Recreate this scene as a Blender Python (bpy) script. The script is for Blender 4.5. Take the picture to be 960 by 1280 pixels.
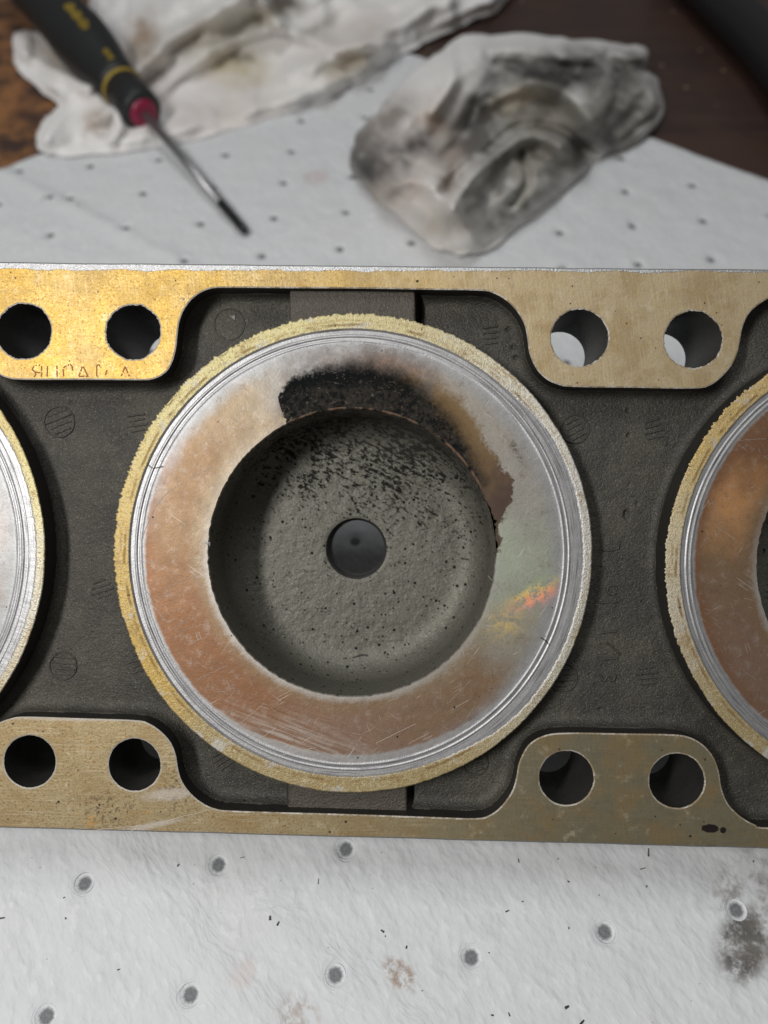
import bpy, bmesh, math, random
import numpy as np
from mathutils import Matrix, Vector
from mathutils.geometry import delaunay_2d_cdt

for o in list(bpy.data.objects):
    bpy.data.objects.remove(o, do_unlink=True)
scene = bpy.context.scene
COL = scene.collection
R = math.radians
rng = np.random.default_rng(7)
random.seed(7)

# ------------------------------------------------------------------ camera
F = 924.4            # focal length in pixels of the 960 x 1280 photograph
H = 0.1917           # camera height over the pad
PITCH = R(34)
D0 = 0.1548          # distance to the face of the casting
S = D0 / F           # metres per pixel on that face
cam_d = bpy.data.cameras.new("camera")
cam = bpy.data.objects.new("camera", cam_d)
COL.objects.link(cam)
cam.location = (0, 0, H)
cam.rotation_euler = (PITCH, 0, 0)
cam_d.sensor_fit = 'VERTICAL'
cam_d.sensor_height = 36
cam_d.lens = 36 * F / 1280
cam_d.clip_start = 0.01
cam_d.clip_end = 50
cam_d.dof.use_dof = True
cam_d.dof.focus_distance = D0 + 0.004
cam_d.dof.aperture_fstop = 9.5
scene.camera = cam
CAMM = Matrix.Translation((0, 0, H)) @ Matrix.Rotation(PITCH, 4, 'X')

# ------------------------------------------------------------------ light
world = bpy.data.worlds.new("World")
scene.world = world
world.use_nodes = True
wb = world.node_tree.nodes["Background"]
wb.inputs[0].default_value = (1.0, 0.985, 0.97, 1)
wb.inputs[1].default_value = 0.10

def area(name, cam_dir, dist, sx, sy, power, col=(1, 1, 1)):
    """a strip lamp hung over the bench; the direction is seen from the casting, in the camera's axes"""
    tgt = CAMM @ Vector((0, 0, -D0))
    d = (CAMM.to_3x3() @ Vector(cam_dir)).normalized()
    l = bpy.data.lights.new(name, 'AREA')
    l.shape = 'RECTANGLE'
    l.size, l.size_y = sx, sy
    l.energy = power
    l.color = col
    o = bpy.data.objects.new(name, l)
    COL.objects.link(o)
    z = d
    y = (CAMM.to_3x3() @ Vector((0, 1, 0)))
    y = (y - z * y.dot(z)).normalized()
    x = y.cross(z)
    m = Matrix((x, y, z)).transposed().to_4x4()
    m.translation = tgt + d * dist
    o.matrix_world = m
    return o

area("strip_lamp", (-0.50, 0.14, 0.86), 0.52, 0.055, 0.17, 2.05, (1.0, 0.985, 0.96))
area("ceiling_lamp", (0.02, 0.70, 0.71), 1.9, 0.7, 0.7, 9.2, (0.97, 0.99, 1.0))

scene.view_settings.view_transform = 'Standard'
scene.view_settings.look = 'None'
scene.view_settings.exposure = 0
scene.view_settings.gamma = 1
scene.render.film_transparent = False
scene.cycles.use_denoising = True
scene.cycles.max_bounces = 6

# ------------------------------------------------------------------ helpers
def tag(o, label=None, cat=None, group=None, kind=None):
    if label: o['label'] = label
    if cat: o['category'] = cat
    if group: o['group'] = group
    if kind: o['kind'] = kind
    return o

def empty(name, m=None):
    o = bpy.data.objects.new(name, None)
    COL.objects.link(o)
    o.empty_display_size = 0.01
    if m is not None: o.matrix_world = m
    return o

def link(name, me, mats=(), parent=None, loc=(0, 0, 0), smooth=True):
    o = bpy.data.objects.new(name, me)
    COL.objects.link(o)
    if not isinstance(mats, (list, tuple)): mats = [mats]
    if len(me.materials) == 0:
        for m in mats: me.materials.append(m)
    if parent is not None: o.parent = parent
    o.location = loc
    if smooth: me.shade_smooth()
    return o

def mesh(name, v, f):
    v = np.asarray(v, dtype=np.float32)
    me = bpy.data.meshes.new(name)
    if isinstance(f, np.ndarray):
        n = f.shape[1]
        me.vertices.add(len(v)); me.vertices.foreach_set("co", v.ravel())
        me.loops.add(f.size); me.loops.foreach_set("vertex_index", f.astype(np.int32).ravel())
        me.polygons.add(len(f))
        me.polygons.foreach_set("loop_start", np.arange(0, f.size, n, dtype=np.int32))
        me.update(calc_edges=True); me.validate()
    else:
        me.from_pydata([tuple(map(float, p)) for p in v], [], f)
        me.update()
    return me

def grid_faces(nx, ny, wrap=False):
    """quads of an array indexed [i * ny + j]"""
    i = np.arange(nx if wrap else nx - 1)[:, None]; j = np.arange(ny - 1)[None, :]
    i2 = (i + 1) % nx
    return np.stack([i * ny + j, i2 * ny + j, i2 * ny + j + 1, i * ny + j + 1], -1).reshape(-1, 4)

_tab = rng.random(4096)
_perm = rng.permutation(4096)
def vnoise(x, y, seed=0):
    x = np.asarray(x, float); y = np.asarray(y, float)
    xi = np.floor(x).astype(np.int64); yi = np.floor(y).astype(np.int64)
    xf = x - xi; yf = y - yi
    u = xf * xf * (3 - 2 * xf); w = yf * yf * (3 - 2 * yf)
    def h(a, b): return _tab[(_perm[(a + seed * 131) & 4095] + b * 57 + seed * 17) & 4095]
    a = h(xi, yi); b = h(xi + 1, yi); c = h(xi, yi + 1); d = h(xi + 1, yi + 1)
    return (a * (1 - u) + b * u) * (1 - w) + (c * (1 - u) + d * u) * w * 1.0
def fbm(x, y, seed=0, octv=4, gain=0.5):
    t = 0; amp = 1; tot = 0
    for k in range(octv):
        t = t + amp * (vnoise(x * 2 ** k + 13.7 * k, y * 2 ** k + 7.1 * k, seed + k) * 2 - 1); tot += amp; amp *= gain
    return t / tot
def ridged(x, y, seed=0, octv=3):
    t = 0; amp = 1; tot = 0
    for k in range(octv):
        n = 1 - np.abs(vnoise(x * 2 ** k + 3.3 * k, y * 2 ** k + 9.2 * k, seed + k) * 2 - 1) * 2
        t = t + amp * n; tot += amp; amp *= 0.5
    return t / tot

def smooth(a, b, x):
    t = np.clip((x - a) / (b - a), 0, 1)
    return t * t * (3 - 2 * t)

def seg_dist(px, py, poly, closed=False):
    poly = np.asarray(poly, float)
    a = poly if closed else poly[:-1]
    b = np.roll(poly, -1, 0) if closed else poly[1:]
    best = np.full(px.shape, 1e9)
    for (x0, y0), (x1, y1) in zip(a, b):
        dx, dy = x1 - x0, y1 - y0
        t = np.clip(((px - x0) * dx + (py - y0) * dy) / (dx * dx + dy * dy + 1e-12), 0, 1)
        d = (px - x0 - t * dx) ** 2 + (py - y0 - t * dy) ** 2
        np.minimum(best, d, out=best)
    return np.sqrt(best)

def inside(px, py, poly):
    poly = np.asarray(poly, float)
    r = np.zeros(px.shape, bool)
    x0, y0 = poly[-1]
    for x1, y1 in poly:
        if y0 != y1:
            c = ((y1 > py) != (y0 > py)) & (px < (x0 - x1) * (py - y1) / (y0 - y1) + x1)
            r ^= c
        x0, y0 = x1, y1
    return r

def catmull(pts, n=6, closed=False):
    p = np.asarray(pts, float)
    if closed: q = np.vstack([p[-1], p, p[0], p[1]])
    else: q = np.vstack([2 * p[0] - p[1], p, 2 * p[-1] - p[-2]])
    out = []
    for i in range(1, len(q) - 2):
        p0, p1, p2, p3 = q[i - 1:i + 3]
        for k in range(n):
            t = k / n
            out.append(0.5 * (2 * p1 + (p2 - p0) * t + (2 * p0 - 5 * p1 + 4 * p2 - p3) * t * t + (3 * p1 - p0 - 3 * p2 + p3) * t ** 3))
    if not closed: out.append(p[-1])
    return np.array(out)

def G(x, y, h=0.0):
    """the point of the bench plane (at height h) met by the photograph's pixel x, y"""
    x = np.asarray(x, float); y = np.asarray(y, float); h = np.asarray(h, float)
    c, s = math.cos(PITCH), math.sin(PITCH)
    cx = (x - 480) / F; cy = -(y - 640) / F
    dy = cy * c + s; dz = cy * s - c
    k = (h - H) / dz
    return np.stack(np.broadcast_arrays(cx * k, dy * k, h), -1)

# ------------------------------------------------------------------ node materials
class NT:
    def __init__(self, name):
        self.m = bpy.data.materials.new(name); self.m.use_nodes = True
        self.t = self.m.node_tree; self.n = self.t.nodes
        self.b = self.n["Principled BSDF"]
        tc = self.n.new("ShaderNodeTexCoord")
        self.raw = tc.outputs["Object"]
        v = self.n.new("ShaderNodeVectorMath"); v.operation = 'SCALE'
        self.t.links.new(self.raw, v.inputs[0]); v.inputs[3].default_value = 1 / S
        self.px = v.outputs[0]                       # coordinates in pixels of the casting's face
        sp = self.n.new("ShaderNodeSeparateXYZ"); self.t.links.new(self.px, sp.inputs[0])
        self.x, self.y, self.z = sp.outputs
        g = self.n.new("ShaderNodeNewGeometry"); self.geo = g
    def L(self, a, b):
        if isinstance(a, (int, float)): b.default_value = a
        elif isinstance(a, tuple): b.default_value = a if len(a) == len(b.default_value) else tuple(a) + (1,)
        else: self.t.links.new(a, b)
    def math(self, op, a, b=0.0, c=None, clamp=False):
        n = self.n.new("ShaderNodeMath"); n.operation = op; n.use_clamp = clamp
        self.L(a, n.inputs[0]); self.L(b, n.inputs[1])
        if c is not None: self.L(c, n.inputs[2])
        return n.outputs[0]
    def add(self, a, b): return self.math('ADD', a, b)
    def sub(self, a, b): return self.math('SUBTRACT', a, b)
    def mul(self, a, b): return self.math('MULTIPLY', a, b)
    def mx(self, a, b): return self.math('MAXIMUM', a, b)
    def step(self, a, b, x):
        n = self.n.new("ShaderNodeMapRange"); n.interpolation_type = 'SMOOTHSTEP'
        self.L(x, n.inputs[0]); self.L(a, n.inputs[1]); self.L(b, n.inputs[2])
        n.inputs[3].default_value = 0; n.inputs[4].default_value = 1
        return n.outputs[0]
    def xf(self, vec, scale=(1, 1, 1), rot=0.0, loc=(0, 0, 0)):
        n = self.n.new("ShaderNodeMapping"); n.inputs[1].default_value = loc
        n.inputs[2].default_value = (0, 0, rot); n.inputs[3].default_value = scale
        self.L(vec, n.inputs[0]); return n.outputs[0]
    def noise(self, size, detail=3, rough=0.55, vec=None, dist=0.0):
        n = self.n.new("ShaderNodeTexNoise"); n.inputs["Scale"].default_value = 1 / size
        n.inputs["Detail"].default_value = detail; n.inputs["Roughness"].default_value = rough
        n.inputs["Distortion"].default_value = dist
        self.L(self.px if vec is None else vec, n.inputs["Vector"]); return n.outputs[0]
    def vor(self, size, vec=None, feat='F1', out=0, rand=1.0):
        n = self.n.new("ShaderNodeTexVoronoi"); n.feature = feat
        n.inputs["Scale"].default_value = 1 / size; n.inputs["Randomness"].default_value = rand
        self.L(self.px if vec is None else vec, n.inputs["Vector"]); return n.outputs[out]
    def mix(self, f, a, b, mode='MIX'):
        n = self.n.new("ShaderNodeMix"); n.data_type = 'RGBA'; n.blend_type = mode
        self.L(f, n.inputs[0]); self.L(a, n.inputs[6]); self.L(b, n.inputs[7]); return n.outputs[2]
    def ramp(self, f, stops, mode='LINEAR'):
        n = self.n.new("ShaderNodeValToRGB"); n.color_ramp.interpolation = mode
        e = n.color_ramp.elements
        while len(e) > 1: e.remove(e[-1])
        for k, (p, c) in enumerate(stops):
            q = e[0] if k == 0 else e.new(p)
            q.position = p
            q.color = (c, c, c, 1) if isinstance(c, (int, float)) else (*c, 1)
        self.L(f, n.inputs[0]); return n.outputs[0]
    def gauss(self, cx, cy, rx, ry, rot=0.0):
        """soft elliptic mask round a place"""
        c, s = math.cos(rot), math.sin(rot)
        dx = self.sub(self.x, cx); dy = self.sub(self.y, cy)
        u = self.mul(self.add(self.mul(dx, c), self.mul(dy, s)), 1 / rx)
        v = self.mul(self.sub(self.mul(dy, c), self.mul(dx, s)), 1 / ry)
        d = self.add(self.mul(u, u), self.mul(v, v))
        return self.math('POWER', 2.718, self.mul(d, -1.0))
    def bump(self, h, strength=0.3, dist=1.0, prev=None):
        n = self.n.new("ShaderNodeBump"); n.inputs["Strength"].default_value = strength
        n.inputs["Distance"].default_value = dist * S
        self.L(h, n.inputs["Height"])
        if prev is not None: self.L(prev, n.inputs["Normal"])
        return n.outputs[0]
    def out(self, color=None, rough=None, metal=None, normal=None, spec=None):
        if color is not None: self.L(color, self.b.inputs["Base Color"])
        if rough is not None: self.L(rough, self.b.inputs["Roughness"])
        if metal is not None: self.L(metal, self.b.inputs["Metallic"])
        if normal is not None: self.L(normal, self.b.inputs["Normal"])
        if spec is not None: self.L(spec, self.b.inputs["Specular IOR Level"])
        return self.m
    def scratches(self, size, length, rot, lo, hi):
        v = self.xf(self.px, (1 / length, 1 / size, 0.01), 0.0)
        v0 = self.xf(self.px, (1, 1, 1), rot)
        v = self.xf(v0, (1 / length, 1 / size, 0.01))
        n = self.noise(1.0, 1, 0.4, v)
        return self.step(lo, hi, n)
    def polar(self):
        th = self.math('ARCTAN2', self.x, self.y)          # 0 at the top, clockwise
        t01 = self.add(self.mul(th, 1 / (2 * math.pi)), 0.5)  # 0.5 at the top, 0.75 at the right, 0.25 left
        r = self.math('SQRT', self.add(self.mul(self.x, self.x), self.mul(self.y, self.y)))
        return t01, r

def simple(name, col, rough=0.6, metal=0.0):
    t = NT(name); return t.out(tuple(col), rough, metal)

def sr(r, g, b):
    f = lambda c: ((c / 255 + 0.055) / 1.055) ** 2.4 if c > 10 else c / 255 / 12.92
    return (f(r), f(g), f(b))

# gasket-stained face of the flange
def mat_flange():
    t = NT("stained_flange_face")
    big = t.noise(90, 4, 0.6); mid = t.noise(14, 4, 0.6); fine = t.noise(2.6, 2, 0.6)
    gold = t.mix(t.step(0.35, 0.7, big), (0.56, 0.36, 0.075), (0.50, 0.35, 0.13))
    tan = t.mix(t.step(0.35, 0.7, mid), (0.53, 0.43, 0.28), (0.48, 0.38, 0.225))
    olive_shaded = t.mix(t.step(-150, 250, t.x), t.mix(t.step(0.35, 0.7, mid), (0.42, 0.33, 0.19), (0.35, 0.275, 0.155)), t.mix(t.step(0.35, 0.7, mid), (0.22, 0.195, 0.13), (0.18, 0.162, 0.105)))  # right end darkened in colour for the phone's shadow
    xr = t.step(-330, 250, t.add(t.x, t.mul(t.sub(big, 0.5), 260)))
    c = t.mix(xr, gold, tan)
    c = t.mix(t.step(60, -120, t.y), c, olive_shaded)
    # paler blotches where the residue is thin
    c = t.mix(t.mul(t.step(0.56, 0.72, t.noise(24, 5, 0.65)), 0.45), c, (0.66, 0.58, 0.42))
    c = t.mix(t.mul(t.step(0.60, 0.70, t.noise(30, 4, 0.7, t.xf(t.px, (1, 1, 1), 0, (50, 9, 3)))), t.mul(t.step(100, -100, t.x), 0.5)), c, (0.55, 0.27, 0.06))
    # speckle
    sp = t.mul(t.step(0.475, 0.37, t.add(t.noise(3.6, 3, 0.8), t.mul(t.sub(t.noise(28, 3), 0.5), 0.15))), t.add(0.25, t.mul(0.75, t.step(100, -200, t.x))))
    c = t.mix(t.mul(sp, 0.75), c, (0.21, 0.115, 0.035))
    left = t.add(0.12, t.mul(0.88, t.mx(t.mul(t.step(150, -150, t.x), t.add(0.4, t.mul(0.6, t.step(-150, 50, t.y)))), t.mul(t.step(0, 100, t.y), 0.35))))
    c = t.mix(t.mul(t.step(0.56, 0.70, fine), t.mul(left, 0.6)), c, (0.80, 0.67, 0.38))
    c = t.mix(t.mul(t.step(0.45, 0.62, t.noise(55, 5, 0.7, t.xf(t.px, (1, 1, 1), 0, (3, 80, 0)))), 0.40), c, (0.30, 0.19, 0.075))
    dots = t.mx(t.step(0.105, 0.06, t.vor(13)), t.step(0.07, 0.045, t.vor(31)))
    c = t.mix(t.mul(dots, t.step(0.42, 0.52, t.noise(40, 2))), c, (0.05, 0.035, 0.025))
    # machining marks across the top strip, rubbing marks along the bottom one
    ms = t.noise(1.0, 2, 0.5, t.xf(t.xf(t.px, (1, 1, 1), R(-8)), (1 / 3.0, 1 / 60, 1)))
    c = t.mix(t.mul(t.mul(t.step(0.5, 0.7, ms), t.mul(t.step(0, 200, t.y), t.step(0.35, 0.65, big))), 0.28), c, (0.74, 0.60, 0.36))
    hs = t.noise(1.0, 2, 0.5, t.xf(t.px, (1 / 80, 1 / 2.2, 1)))
    c = t.mix(t.mul(t.mul(t.step(0.52, 0.68, hs), t.mul(t.step(-200, -300, t.y), t.mul(t.step(0.42, 0.62, t.noise(50, 3)), t.add(0.15, t.mul(0.85, t.step(200, -100, t.x)))))), 0.45), c, (0.62, 0.55, 0.40))
    # sooty smudge near the lower left tab
    sm = t.mul(t.mx(t.gauss(-258, -345, 26, 34), t.mx(t.gauss(-350, -375, 30, 20), t.gauss(-300, -330, 20, 16))), t.step(0.5, 0.62, t.noise(7, 4, 0.7)))
    c = t.mix(t.mul(sm, 0.9), c, (0.07, 0.045, 0.035))
    ds = t.mx(t.gauss(404, -392, 11, 5.5), t.mx(t.gauss(420, -394, 4, 4), t.gauss(405, -416, 14, 3)))
    c = t.mix(t.step(0.35, 0.5, t.mul(ds, t.add(0.6, t.noise(5, 3, 0.7)))), c, (0.03, 0.02, 0.02))
    # bare metal along the upper edge
    edge = t.add(301.5, t.mul(t.x, -0.0105))
    j = t.add(t.mul(t.sub(t.noise(45, 4, 0.65), 0.5), 11), t.mul(t.sub(t.noise(3, 2), 0.5), 3))
    bare = t.step(-0.6, 0.6, t.sub(t.add(t.y, j), edge))
    bc = t.mix(fine, (0.40, 0.40, 0.41), (0.66, 0.66, 0.66))
    c = t.mix(bare, c, bc)
    # bare worn patches at the lower left tab's shoulder
    wn = t.mul(t.mx(t.gauss(-380, -258, 110, 7), t.mx(t.gauss(-270, -355, 45, 10, 0.1), t.gauss(-300, -396, 60, 5, 0.2))), t.add(0.25, t.noise(9, 4, 0.7)))
    c = t.mix(t.mul(t.step(0.2, 0.7, wn), 0.7), c, (0.56, 0.51, 0.45))
    rough = t.add(0.40, t.mul(mid, 0.22))
    nb = t.add(t.mul(fine, 0.6), t.add(t.mul(ms, 0.5), t.mul(mid, 0.8)))
    nm = t.bump(nb, 0.35, 1.2)
    lump = t.mul(t.noise(2.2, 2, 0.7), bare)
    nm = t.bump(lump, 0.45, 2.5, nm)
    return t.out(c, rough, t.add(0.55, t.mul(bare, 0.35)), nm, 0.2)

def mat_cast(name, base, var, sparkle=0.25, bsize=3.0, bstr=0.6, lands=False):
    t = NT(name)
    c = t.mix(t.step(0.32, 0.66, t.noise(75, 5, 0.65)), base, var)
    f = t.noise(bsize, 3, 0.65)
    c = t.mix(t.mul(t.step(0.55, 0.75, t.noise(2.2, 2, 0.6)), sparkle), c, tuple(min(1, k * 2.6) for k in base))
    c = t.mix(t.mul(t.step(0.45, 0.3, f), 0.6), c, tuple(k * 0.45 for k in base))
    if lands:
        inx = t.mul(t.step(-122, -118, t.x), t.step(44, 39, t.x))
        top = t.mul(inx, t.step(-27, -22, t.z))
        c = t.mix(t.mul(top, 0.75), c, t.mix(t.noise(18, 4), (0.115, 0.098, 0.078), (0.085, 0.074, 0.060)))
    pit = t.mul(t.step(0.09, 0.05, t.vor(26)), t.step(0.5, 0.6, t.noise(70, 2)))
    c = t.mix(pit, c, (0.012, 0.011, 0.010))
    nm = t.bump(t.add(f, t.mul(t.noise(12, 2), 0.8)), bstr, 2.2)
    nm = t.bump(t.noise(3.4, 3, 0.8, t.xf(t.px, (1, 1, 1), 0, (7, 7, 7))), bstr * 0.6, 1.6, nm)
    c = t.mix(t.mul(t.step(0.60, 0.72, t.noise(1.9, 2, 0.7, t.xf(t.px, (1, 1, 1), 0, (17, 3, 7)))), sparkle), c, tuple(min(1, k * 3.2) for k in base))  # grain sparkle painted as fixed bright flecks
    return t.out(c, t.add(0.44, t.mul(f, 0.2)), 0.4, nm)

def mat_worn_edge():
    t = NT("worn_flange_edge")
    k = t.step(0.42, 0.62, t.add(t.noise(22, 4, 0.7), t.mul(t.sub(t.noise(2.5, 2), 0.5), 0.3)))
    k = t.mx(t.mul(k, 0.8), t.mul(t.step(-150, -260, t.x), 0.55))
    c = t.mix(k, (0.26, 0.20, 0.12), (0.58, 0.55, 0.50))
    return t.out(c, 0.55, t.mul(k, 0.5), t.bump(t.noise(3, 3, 0.7), 0.8, 2.0))

def mat_bare(name="bare_metal_edge", col=(0.66, 0.65, 0.62), rough=0.38):
    t = NT(name)
    f = t.noise(2.5, 3, 0.6)
    c = t.mix(f, tuple(k * 0.75 for k in col), col)
    return t.out(c, t.add(rough, t.mul(t.noise(8, 3), 0.15)), 0.85, t.bump(f, 0.3, 1.0))

# rim of a bore pad: flaking gasket residue outside, bare grooved metal inside
def mat_rim(name, stops):
    t = NT(name)
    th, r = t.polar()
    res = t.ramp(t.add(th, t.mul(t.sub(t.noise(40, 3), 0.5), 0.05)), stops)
    mid = t.noise(6, 4, 0.65); fine = t.noise(2.0, 2, 0.6)
    res = t.mix(t.mul(t.step(0.5, 0.7, mid), 0.55), res, (0.68, 0.60, 0.42))
    res = t.mix(t.mul(t.step(0.48, 0.36, t.noise(3.2, 4, 0.8)), 0.7), res, (0.19, 0.12, 0.045))
    line = t.mul(t.step(2.6, 0.8, t.math('ABSOLUTE', t.sub(t.add(r, t.mul(t.sub(t.noise(18, 3), 0.5), 4)), 285))), t.step(0.42, 0.6, t.noise(30, 3)))
    res = t.mix(t.mul(line, 0.75), res, (0.22, 0.13, 0.05))
    thin = t.step(0.57, 0.66, t.noise(36, 4, 0.7))
    res = t.mix(t.mul(thin, 0.75), res, (0.50, 0.48, 0.45))
    burn = t.step(0.56, 0.66, t.noise(46, 5, 0.75, t.xf(t.px, (1, 1, 1), 0, (9, 40, 2))))
    res = t.mix(t.mul(burn, 0.6), res, (0.27, 0.16, 0.05))
    arc = t.noise(1.0, 3, 0.6, NTcomb(t, t.mul(th, 34), t.mul(r, 0.16)))
    res = t.mix(t.mul(t.step(0.53, 0.66, arc), 0.5), res, (0.36, 0.25, 0.10))
    dots = t.mul(t.step(0.14, 0.08, t.vor(9)), t.step(0.5, 0.62, t.noise(30, 2)))
    res = t.mix(dots, res, (0.05, 0.04, 0.03))
    met = t.mix(t.noise(5, 4, 0.65), (0.34, 0.34, 0.35), (0.52, 0.515, 0.51))
    rs = t.noise(1.0, 2, 0.5, t.xf(NTcomb(t, t.mul(th, 40), t.mul(r, 0.75)), (1, 1, 1)))
    met = t.mix(t.step(0.52, 0.30, rs), met, (0.22, 0.21, 0.22))
    rs0 = t.add(280.0, t.mul(t.mul(t.step(0.60, 0.68, th), t.step(0.95, 0.86, th)), 9.0))
    k = t.step(t.add(rs0, 1.5), t.sub(rs0, 1.5), t.add(r, t.mul(t.sub(t.noise(7, 3, 0.7), 0.5), 5)))
    c = t.mix(k, res, met)
    nm = t.bump(t.mul(t.add(fine, mid), t.sub(1.0, t.mul(k, 0.75))), 0.5, 1.8)
    return t.out(c, t.mix(k, (0.55, 0.55, 0.55), (0.48, 0.48, 0.48)), t.mx(t.add(0.45, t.mul(k, 0.3)), t.mul(t.mul(t.step(0.62, 0.72, th), t.step(0.92, 0.85, th)), 0.75)), nm, 0.25)

def NTcomb(t, a, b):
    n = t.n.new("ShaderNodeCombineXYZ"); t.L(a, n.inputs[0]); t.L(b, n.inputs[1]); return n.outputs[0]

def mat_face(name, outer, mid_, inner, soot=False):
    t = NT(name)
    th, r = t.polar()
    w = t.noise(46, 4, 0.6); f = t.noise(2.4, 3, 0.65)
    tw = t.add(th, t.mul(t.sub(w, 0.5), 0.07))
    rw = t.add(r, t.mul(t.sub(t.noise(26, 3, 0.6), 0.5), 16))
    o = t.ramp(tw, outer); m = t.ramp(tw, mid_); i = t.ramp(tw, inner)
    c = t.mix(t.step(240, 262, rw), m, o)
    c = t.mix(t.step(212, 186, rw), c, i)
    c = t.mix(t.mul(t.step(0.5, 0.75, t.noise(11, 5, 0.75)), 0.35), c, (0.50, 0.46, 0.42))
    c = t.mix(t.mul(t.step(0.46, 0.28, t.noise(16, 5, 0.75, t.xf(t.px, (1, 1, 1), 0, (31, 7, 0)))), 0.5), c, (0.17, 0.115, 0.085))
    c = t.mix(t.mul(t.step(0.44, 0.36, f), 0.22), c, (0.12, 0.09, 0.07))
    # crisp grey band outside the burnt zone
    band = t.step(258, 262.5, t.add(t.add(r, t.mul(t.mx(t.step(0.14, 0.02, th), t.step(0.84, 0.96, th)), 7.0)), t.mul(t.sub(t.noise(9, 3, 0.6), 0.5), 5)))
    c = t.mix(t.mul(band, 0.85), c, t.mix(t.noise(5, 4, 0.7), (0.30, 0.30, 0.305), (0.50, 0.50, 0.50)))
    # worn bright lip of the pocket
    lip = t.mul(t.step(192, 182, t.add(r, t.mul(t.sub(t.noise(6, 4, 0.7), 0.5), 12))), t.ramp(th, [(0.0, 0.8), (0.22, 0.75), (0.30, 0.25), (0.62, 0.1), (0.8, 0.5), (1.0, 0.8)]))
    c = t.mix(lip, c, (0.46, 0.44, 0.41))
    # handling scratches
    sc = None
    for rot, sz, ln, lo in ((R(35), 1.3, 60, 0.70), (R(-28), 1.2, 70, 0.71), (R(70), 1.4, 45, 0.72), (R(-55), 1.2, 55, 0.72), (R(15), 1.1, 40, 0.72)):
        q = t.mul(t.scratches(sz, ln, rot, lo, lo + 0.05), t.step(0.50, 0.60, t.noise(38, 2, 0.5, t.xf(t.px, (1, 1, 1), rot, (rot * 90, 5, 1)))))
        sc = q if sc is None else t.mx(sc, q)
    c = t.mix(t.mul(sc, 0.6), c, (0.66, 0.60, 0.54))
    dots = t.mul(t.step(0.085, 0.05, t.vor(19)), t.step(0.47, 0.55, t.noise(50, 2)))
    c = t.mix(dots, c, (0.03, 0.025, 0.02))
    metal = 0.72
    t.L(0.15, t.b.inputs['Specular IOR Level'])
    rough = t.add(0.45, t.mul(t.noise(20, 4, 0.6), 0.16))
    if soot:
        # rainbow glint painted into the metal as a fixed tint
        glint_or_film = t.mul(t.gauss(229, -53, 27, 11, R(27)), t.step(0.40, 0.56, t.add(t.noise(13, 5, 0.75), t.mul(t.sub(t.noise(3, 2), 0.5), 0.25))))
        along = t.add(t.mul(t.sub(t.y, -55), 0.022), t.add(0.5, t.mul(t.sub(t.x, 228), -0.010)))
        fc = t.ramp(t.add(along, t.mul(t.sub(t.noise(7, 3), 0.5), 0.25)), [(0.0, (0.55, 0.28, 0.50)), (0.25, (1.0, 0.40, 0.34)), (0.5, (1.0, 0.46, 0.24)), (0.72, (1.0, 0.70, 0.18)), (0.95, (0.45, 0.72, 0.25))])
        c = t.mix(t.math('MULTIPLY', glint_or_film, 1.5, clamp=True), c, fc)
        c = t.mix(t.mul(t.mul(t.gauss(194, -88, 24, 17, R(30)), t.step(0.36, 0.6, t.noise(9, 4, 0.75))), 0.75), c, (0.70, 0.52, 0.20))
        hz = t.mul(t.gauss(-75, -232, 90, 24, R(-14)), t.step(0.35, 0.7, t.noise(1.0, 3, 0.6, t.xf(t.xf(t.px, (1, 1, 1), R(20)), (1 / 60, 1 / 4, 1)))))
        c = t.mix(t.mul(hz, 0.8), c, (0.52, 0.47, 0.42))
        bx = t.mul(t.gauss(205, -45, 40, 60), t.step(0.62, 0.72, t.noise(1.0, 2, 0.6, t.xf(t.xf(t.px, (1, 1, 1), R(35)), (1 / 40, 1 / 2, 1)))))
        c = t.mix(t.mul(bx, 0.6), c, (0.55, 0.52, 0.48))
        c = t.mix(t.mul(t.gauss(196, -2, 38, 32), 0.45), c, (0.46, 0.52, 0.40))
        smr = t.mul(t.mx(t.gauss(203, 132, 5, 15, R(30)), t.mul(t.gauss(211, 118, 4, 12, R(35)), 0.8)), t.step(0.38, 0.6, t.noise(5, 4, 0.8)))
        c = t.mix(t.mul(smr, 0.85), c, (0.10, 0.075, 0.065))
        # brown stain, then soot
        jag = t.add(t.mul(t.sub(t.noise(16, 5, 0.7), 0.5), 22), t.mul(t.sub(t.noise(4, 3, 0.7), 0.5), 9))
        d = lambda deg: 0.5 + deg / 360
        br = t.ramp(th, [(d(8), 0.0), (d(14), 236 / 300), (d(34), 236 / 300), (d(52), 217 / 300), (d(66), 219 / 300), (d(70), 214 / 300), (d(76), 196 / 300), (d(80), 187 / 300), (d(91), 184 / 300), (d(94), 0.0)])
        bm = t.step(t.add(2.0, t.mul(9.0, t.step(d(66), d(30), th))), t.sub(-2.0, t.mul(9.0, t.step(d(66), d(30), th))), t.sub(t.add(r, jag), t.mul(br, 300)))
        bc = t.mix(t.step(0.5 + 45 / 360, 0.5 + 72 / 360, t.add(th, t.mul(t.sub(t.noise(14, 3), 0.5), 0.05))), (0.165, 0.098, 0.036), (0.055, 0.026, 0.018))
        c = t.mix(t.mul(bm, 0.92), c, bc)
        br2 = t.ramp(th, [(d(-60), 0.0), (d(-20), 258 / 300), (d(5), 272 / 300), (d(25), 262 / 300), (d(48), 0.0)])
        haze = t.step(20, -30, t.sub(t.add(r, jag), t.mul(br2, 300)))
        c = t.mix(t.mul(t.mul(haze, t.step(0.30, 0.6, t.noise(22, 5, 0.7))), 0.75), c, (0.14, 0.12, 0.11))
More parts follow.
